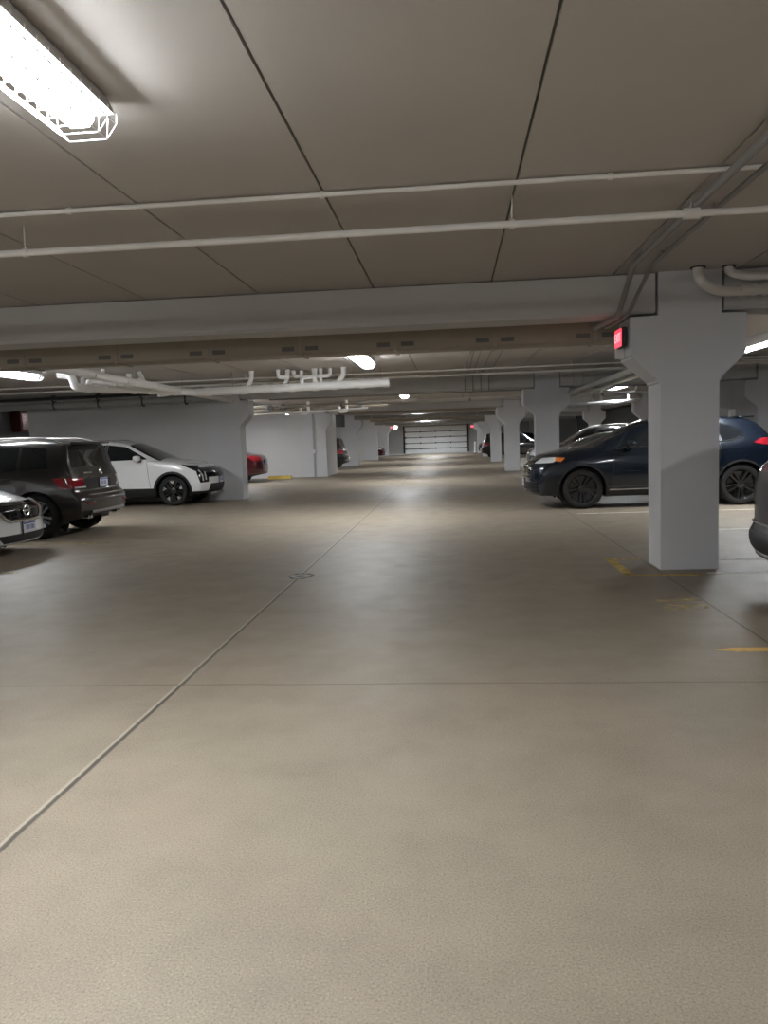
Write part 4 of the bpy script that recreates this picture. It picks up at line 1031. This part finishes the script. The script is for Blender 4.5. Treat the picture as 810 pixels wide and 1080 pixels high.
EDGE = dict(W=1.93, H=1.735, xf=1.02, xr=-3.86, R=0.385, wb=2.91, paint=P_NAVY, clad=0.035, sillz=0.33, smooth=2,
    top=[(-3.86, 1.0), (-3.82, 1.12), (-3.70, 1.22), (-3.42, 1.48), (-3.26, 1.60), (-3.1, 1.645), (-2.6, 1.70), (-2.0, 1.735), (-1.6, 1.72), (-1.3, 1.67), (-1.0, 1.56), (-.6, 1.37), (-.3, 1.245), (-.15, 1.205), (.2, 1.155), (.6, 1.09), (.85, 1.02), (.96, .94), (1.02, .84)],
    belt=[(-3.86, 1.02), (-3.4, 1.20), (-2.6, 1.16), (-1.5, 1.12), (-.5, 1.08), (1.02, .95)], bot=[(-3.86, .36), (-3.3, .27), (-1.5, .23), (.5, .24), (1.02, .26)],
    plan=[(-3.86, .94), (-3.0, .99), (-1.5, .985), (0.1, 1.0), (1.02, .95)],
    wtop=[(-3.86, .78), (-3.6, .68), (-3.2, .60), (-2.5, .63), (-1.6, .63), (-1.2, .62), (-.6, .71), (-.25, .78), (.2, .82), (1.02, .76)],
    crown=[(-3.86, .05), (-3.2, .05), (-1.2, .055), (-.3, .05), (1.02, .06)],
    nose=[(.2, -.14), (.30, -.02), (.42, .0), (.75, .0), (.90, -.04), (1.0, -.09)], tail=[(.2, -.2), (.4, -.02), (.6, 0), (.9, -.04), (1.2, -.06)],
    pf=.30, pr=.24, rampf=.85, rampr=.7, rim=BLKRIM, spokes=5, mirror=(-.86, 1.20), archgap=.05, rimr=.74,
    cuts=[('side', [(-.66, 1.14), (-1.25, 1.49), (-1.75, 1.60), (-1.75, 1.14)], 'side_window', GLASS, {}),
          ('side', [(-1.81, 1.15), (-1.81, 1.605), (-2.40, 1.575), (-2.52, 1.19)], 'side_window', GLASS, {}),
          ('side', [(-2.58, 1.195), (-2.46, 1.57), (-2.75, 1.50), (-2.98, 1.36), (-2.96, 1.28)], 'side_window', GLASS, {}),
          ('top', [(-.24, -.78), (-1.22, -.62), (-1.22, .62), (-.24, .78)], 'windshield', GLASS, {'thr': .2}),
          ('rear', [(-.66, 1.22), (-.55, 1.55), (.55, 1.55), (.66, 1.22)], 'rear_window', GLASS, {'thr': .15}),
          ('wrap', [(.32, .985), (.50, 1.0), (.50, .93), (.40, .91)], 'turn_signal', AMBER, {'ymin': .60, 'thr': 0}),
          ('wrap', [(.50, 1.0), (1.3, .965), (1.3, .86), (.55, .90), (.50, .93)], 'headlight', LAMPGL, {'ymin': .52, 'thr': 0}),
          ('front', [(-.52, .58), (-.56, .95), (.56, .95), (.52, .58)], 'grille', GLOSSBLK, {'thr': .0}),
          ('front', [(-.80, .32), (-.76, .53), (.76, .53), (.80, .32)], 'lower_grille', BLK, {}),
          ('wrap', [(-3.12, 1.16), (-3.28, 1.245), (-4.2, 1.245), (-4.2, 1.10), (-3.3, 1.12)], 'tail_light', TAILR, {'end': -1, 'ymin': .3, 'thr': -.2}),
          ('rear', [(-.9, .22), (-.9, .5), (.9, .5), (.9, .22)], 'rear_valance', BLK, {})],
    seams=[(-.55, .38, -.60, 1.08), (-1.78, .36, -1.78, 1.12), (-2.5, .85, -2.55, 1.16)], handles=[(-1.58, 1.02), (-2.50, 1.06)], rails=None,
    plates=[('front', .50)], extra=edge_extra)
car(EDGE, 'crossover', 'dark navy crossover parked behind the nearest right column', 'car', (2.44, 15.87, 0), PI)

# --- cars farther off, built on the same body lines in their own colours
def variant(base, **kw): s = dict(base); s['extra'] = None; s.update(kw); return s
SUVD = variant(S_GLK, paint=P_GREY, plates=[])
def grey_extra(c):
    t = c['t']; bm = B(); pts = [(c['rx'](y, .33) - .012, y, .32) for y in [-.75 + 1.5 * i / 10 for i in range(11)]]; tube(bm, pts, .035, 8); obj('bumper_guard', bm, GREYPL, t)
    bm = B(); pts = [(c['rx'](y, .62) - .008, y, .60) for y in [-.82 + 1.64 * i / 12 for i in range(13)]]; tube(bm, pts, .012, 8); obj('bumper_strip', bm, CHROME, t)
SUVD['extra'] = grey_extra
GREYCAR = variant(KIA, paint=P_GREY, plates=[], extra=grey_extra, clad=0.05, sillz=.46, pr=.12, plan=[(-3.64, .97), (-3.0, 1.0), (-1.5, .985), (0.2, 1.0), (.95, .95)],
    tail=[(.2, -.22), (.28, -.10), (.36, -.02), (.52, 0), (.56, -.055), (.95, -.05), (1.08, -.02), (1.2, -.08)],
    cuts=[q for q in KIA['cuts'] if q[2] not in ('rear_valance', 'tail_light')] + [
        ('wrap', [(-3.05, 1.06), (-4, 1.06), (-4, 1.19), (-3.1, 1.19)], 'tail_light', TAILR, {'end': -1, 'ymin': .3, 'thr': -.1}),
        ('rear', [(-1, .14), (-1, .54), (1, .54), (1, .14)], 'rear_bumper', BLK, {'thr': .0, 'dx': -.3})])
car(GREYCAR, 'sport_utility_vehicle', 'dark grey car cut off by the right edge near the foot of the nearest column', 'car', (6.25, 6.53, 0), 0)
car(variant(ALT, paint=P_RED, cuts=[q for q in ALT['cuts']]), 'sedan', 'dark red sedan whose tail shows past the left wall end', 'car', (-11.05, 29.3, 0), PI)
car(variant(ALT, paint=P_SILV), 'sedan', 'silver sedan behind the hood of the navy crossover', 'car', (6.4, 22.2, 0), 0)
car(variant(S_GLK, paint=P_BLACK), 'sport_utility_vehicle', 'black sport utility vehicle between the second and third right columns', 'car', (3.25, 25.6, 0), PI)
car(variant(S_GLK, paint=P_BLACK, plates=[]), 'sport_utility_vehicle', 'black car tail poking out past the third left column', 'car', (-8.85, 38.6, 0), PI)
car(variant(ALT, paint=P_RED), 'sedan', 'far dark red car by the last left wall end', 'car', (-6.4, 62.0, 0), 0)
car(variant(S_GLK, paint=P_BLACK), 'sport_utility_vehicle', 'far black vehicle past the fourth right column, nearer of two', 'car', (5.4, 50.2, 0), 0)
car(variant(KIA, paint=P_BLACK), 'crossover', 'farthest black car on the right, beyond another black vehicle', 'car', (2.9, 60.5, 0), PI)
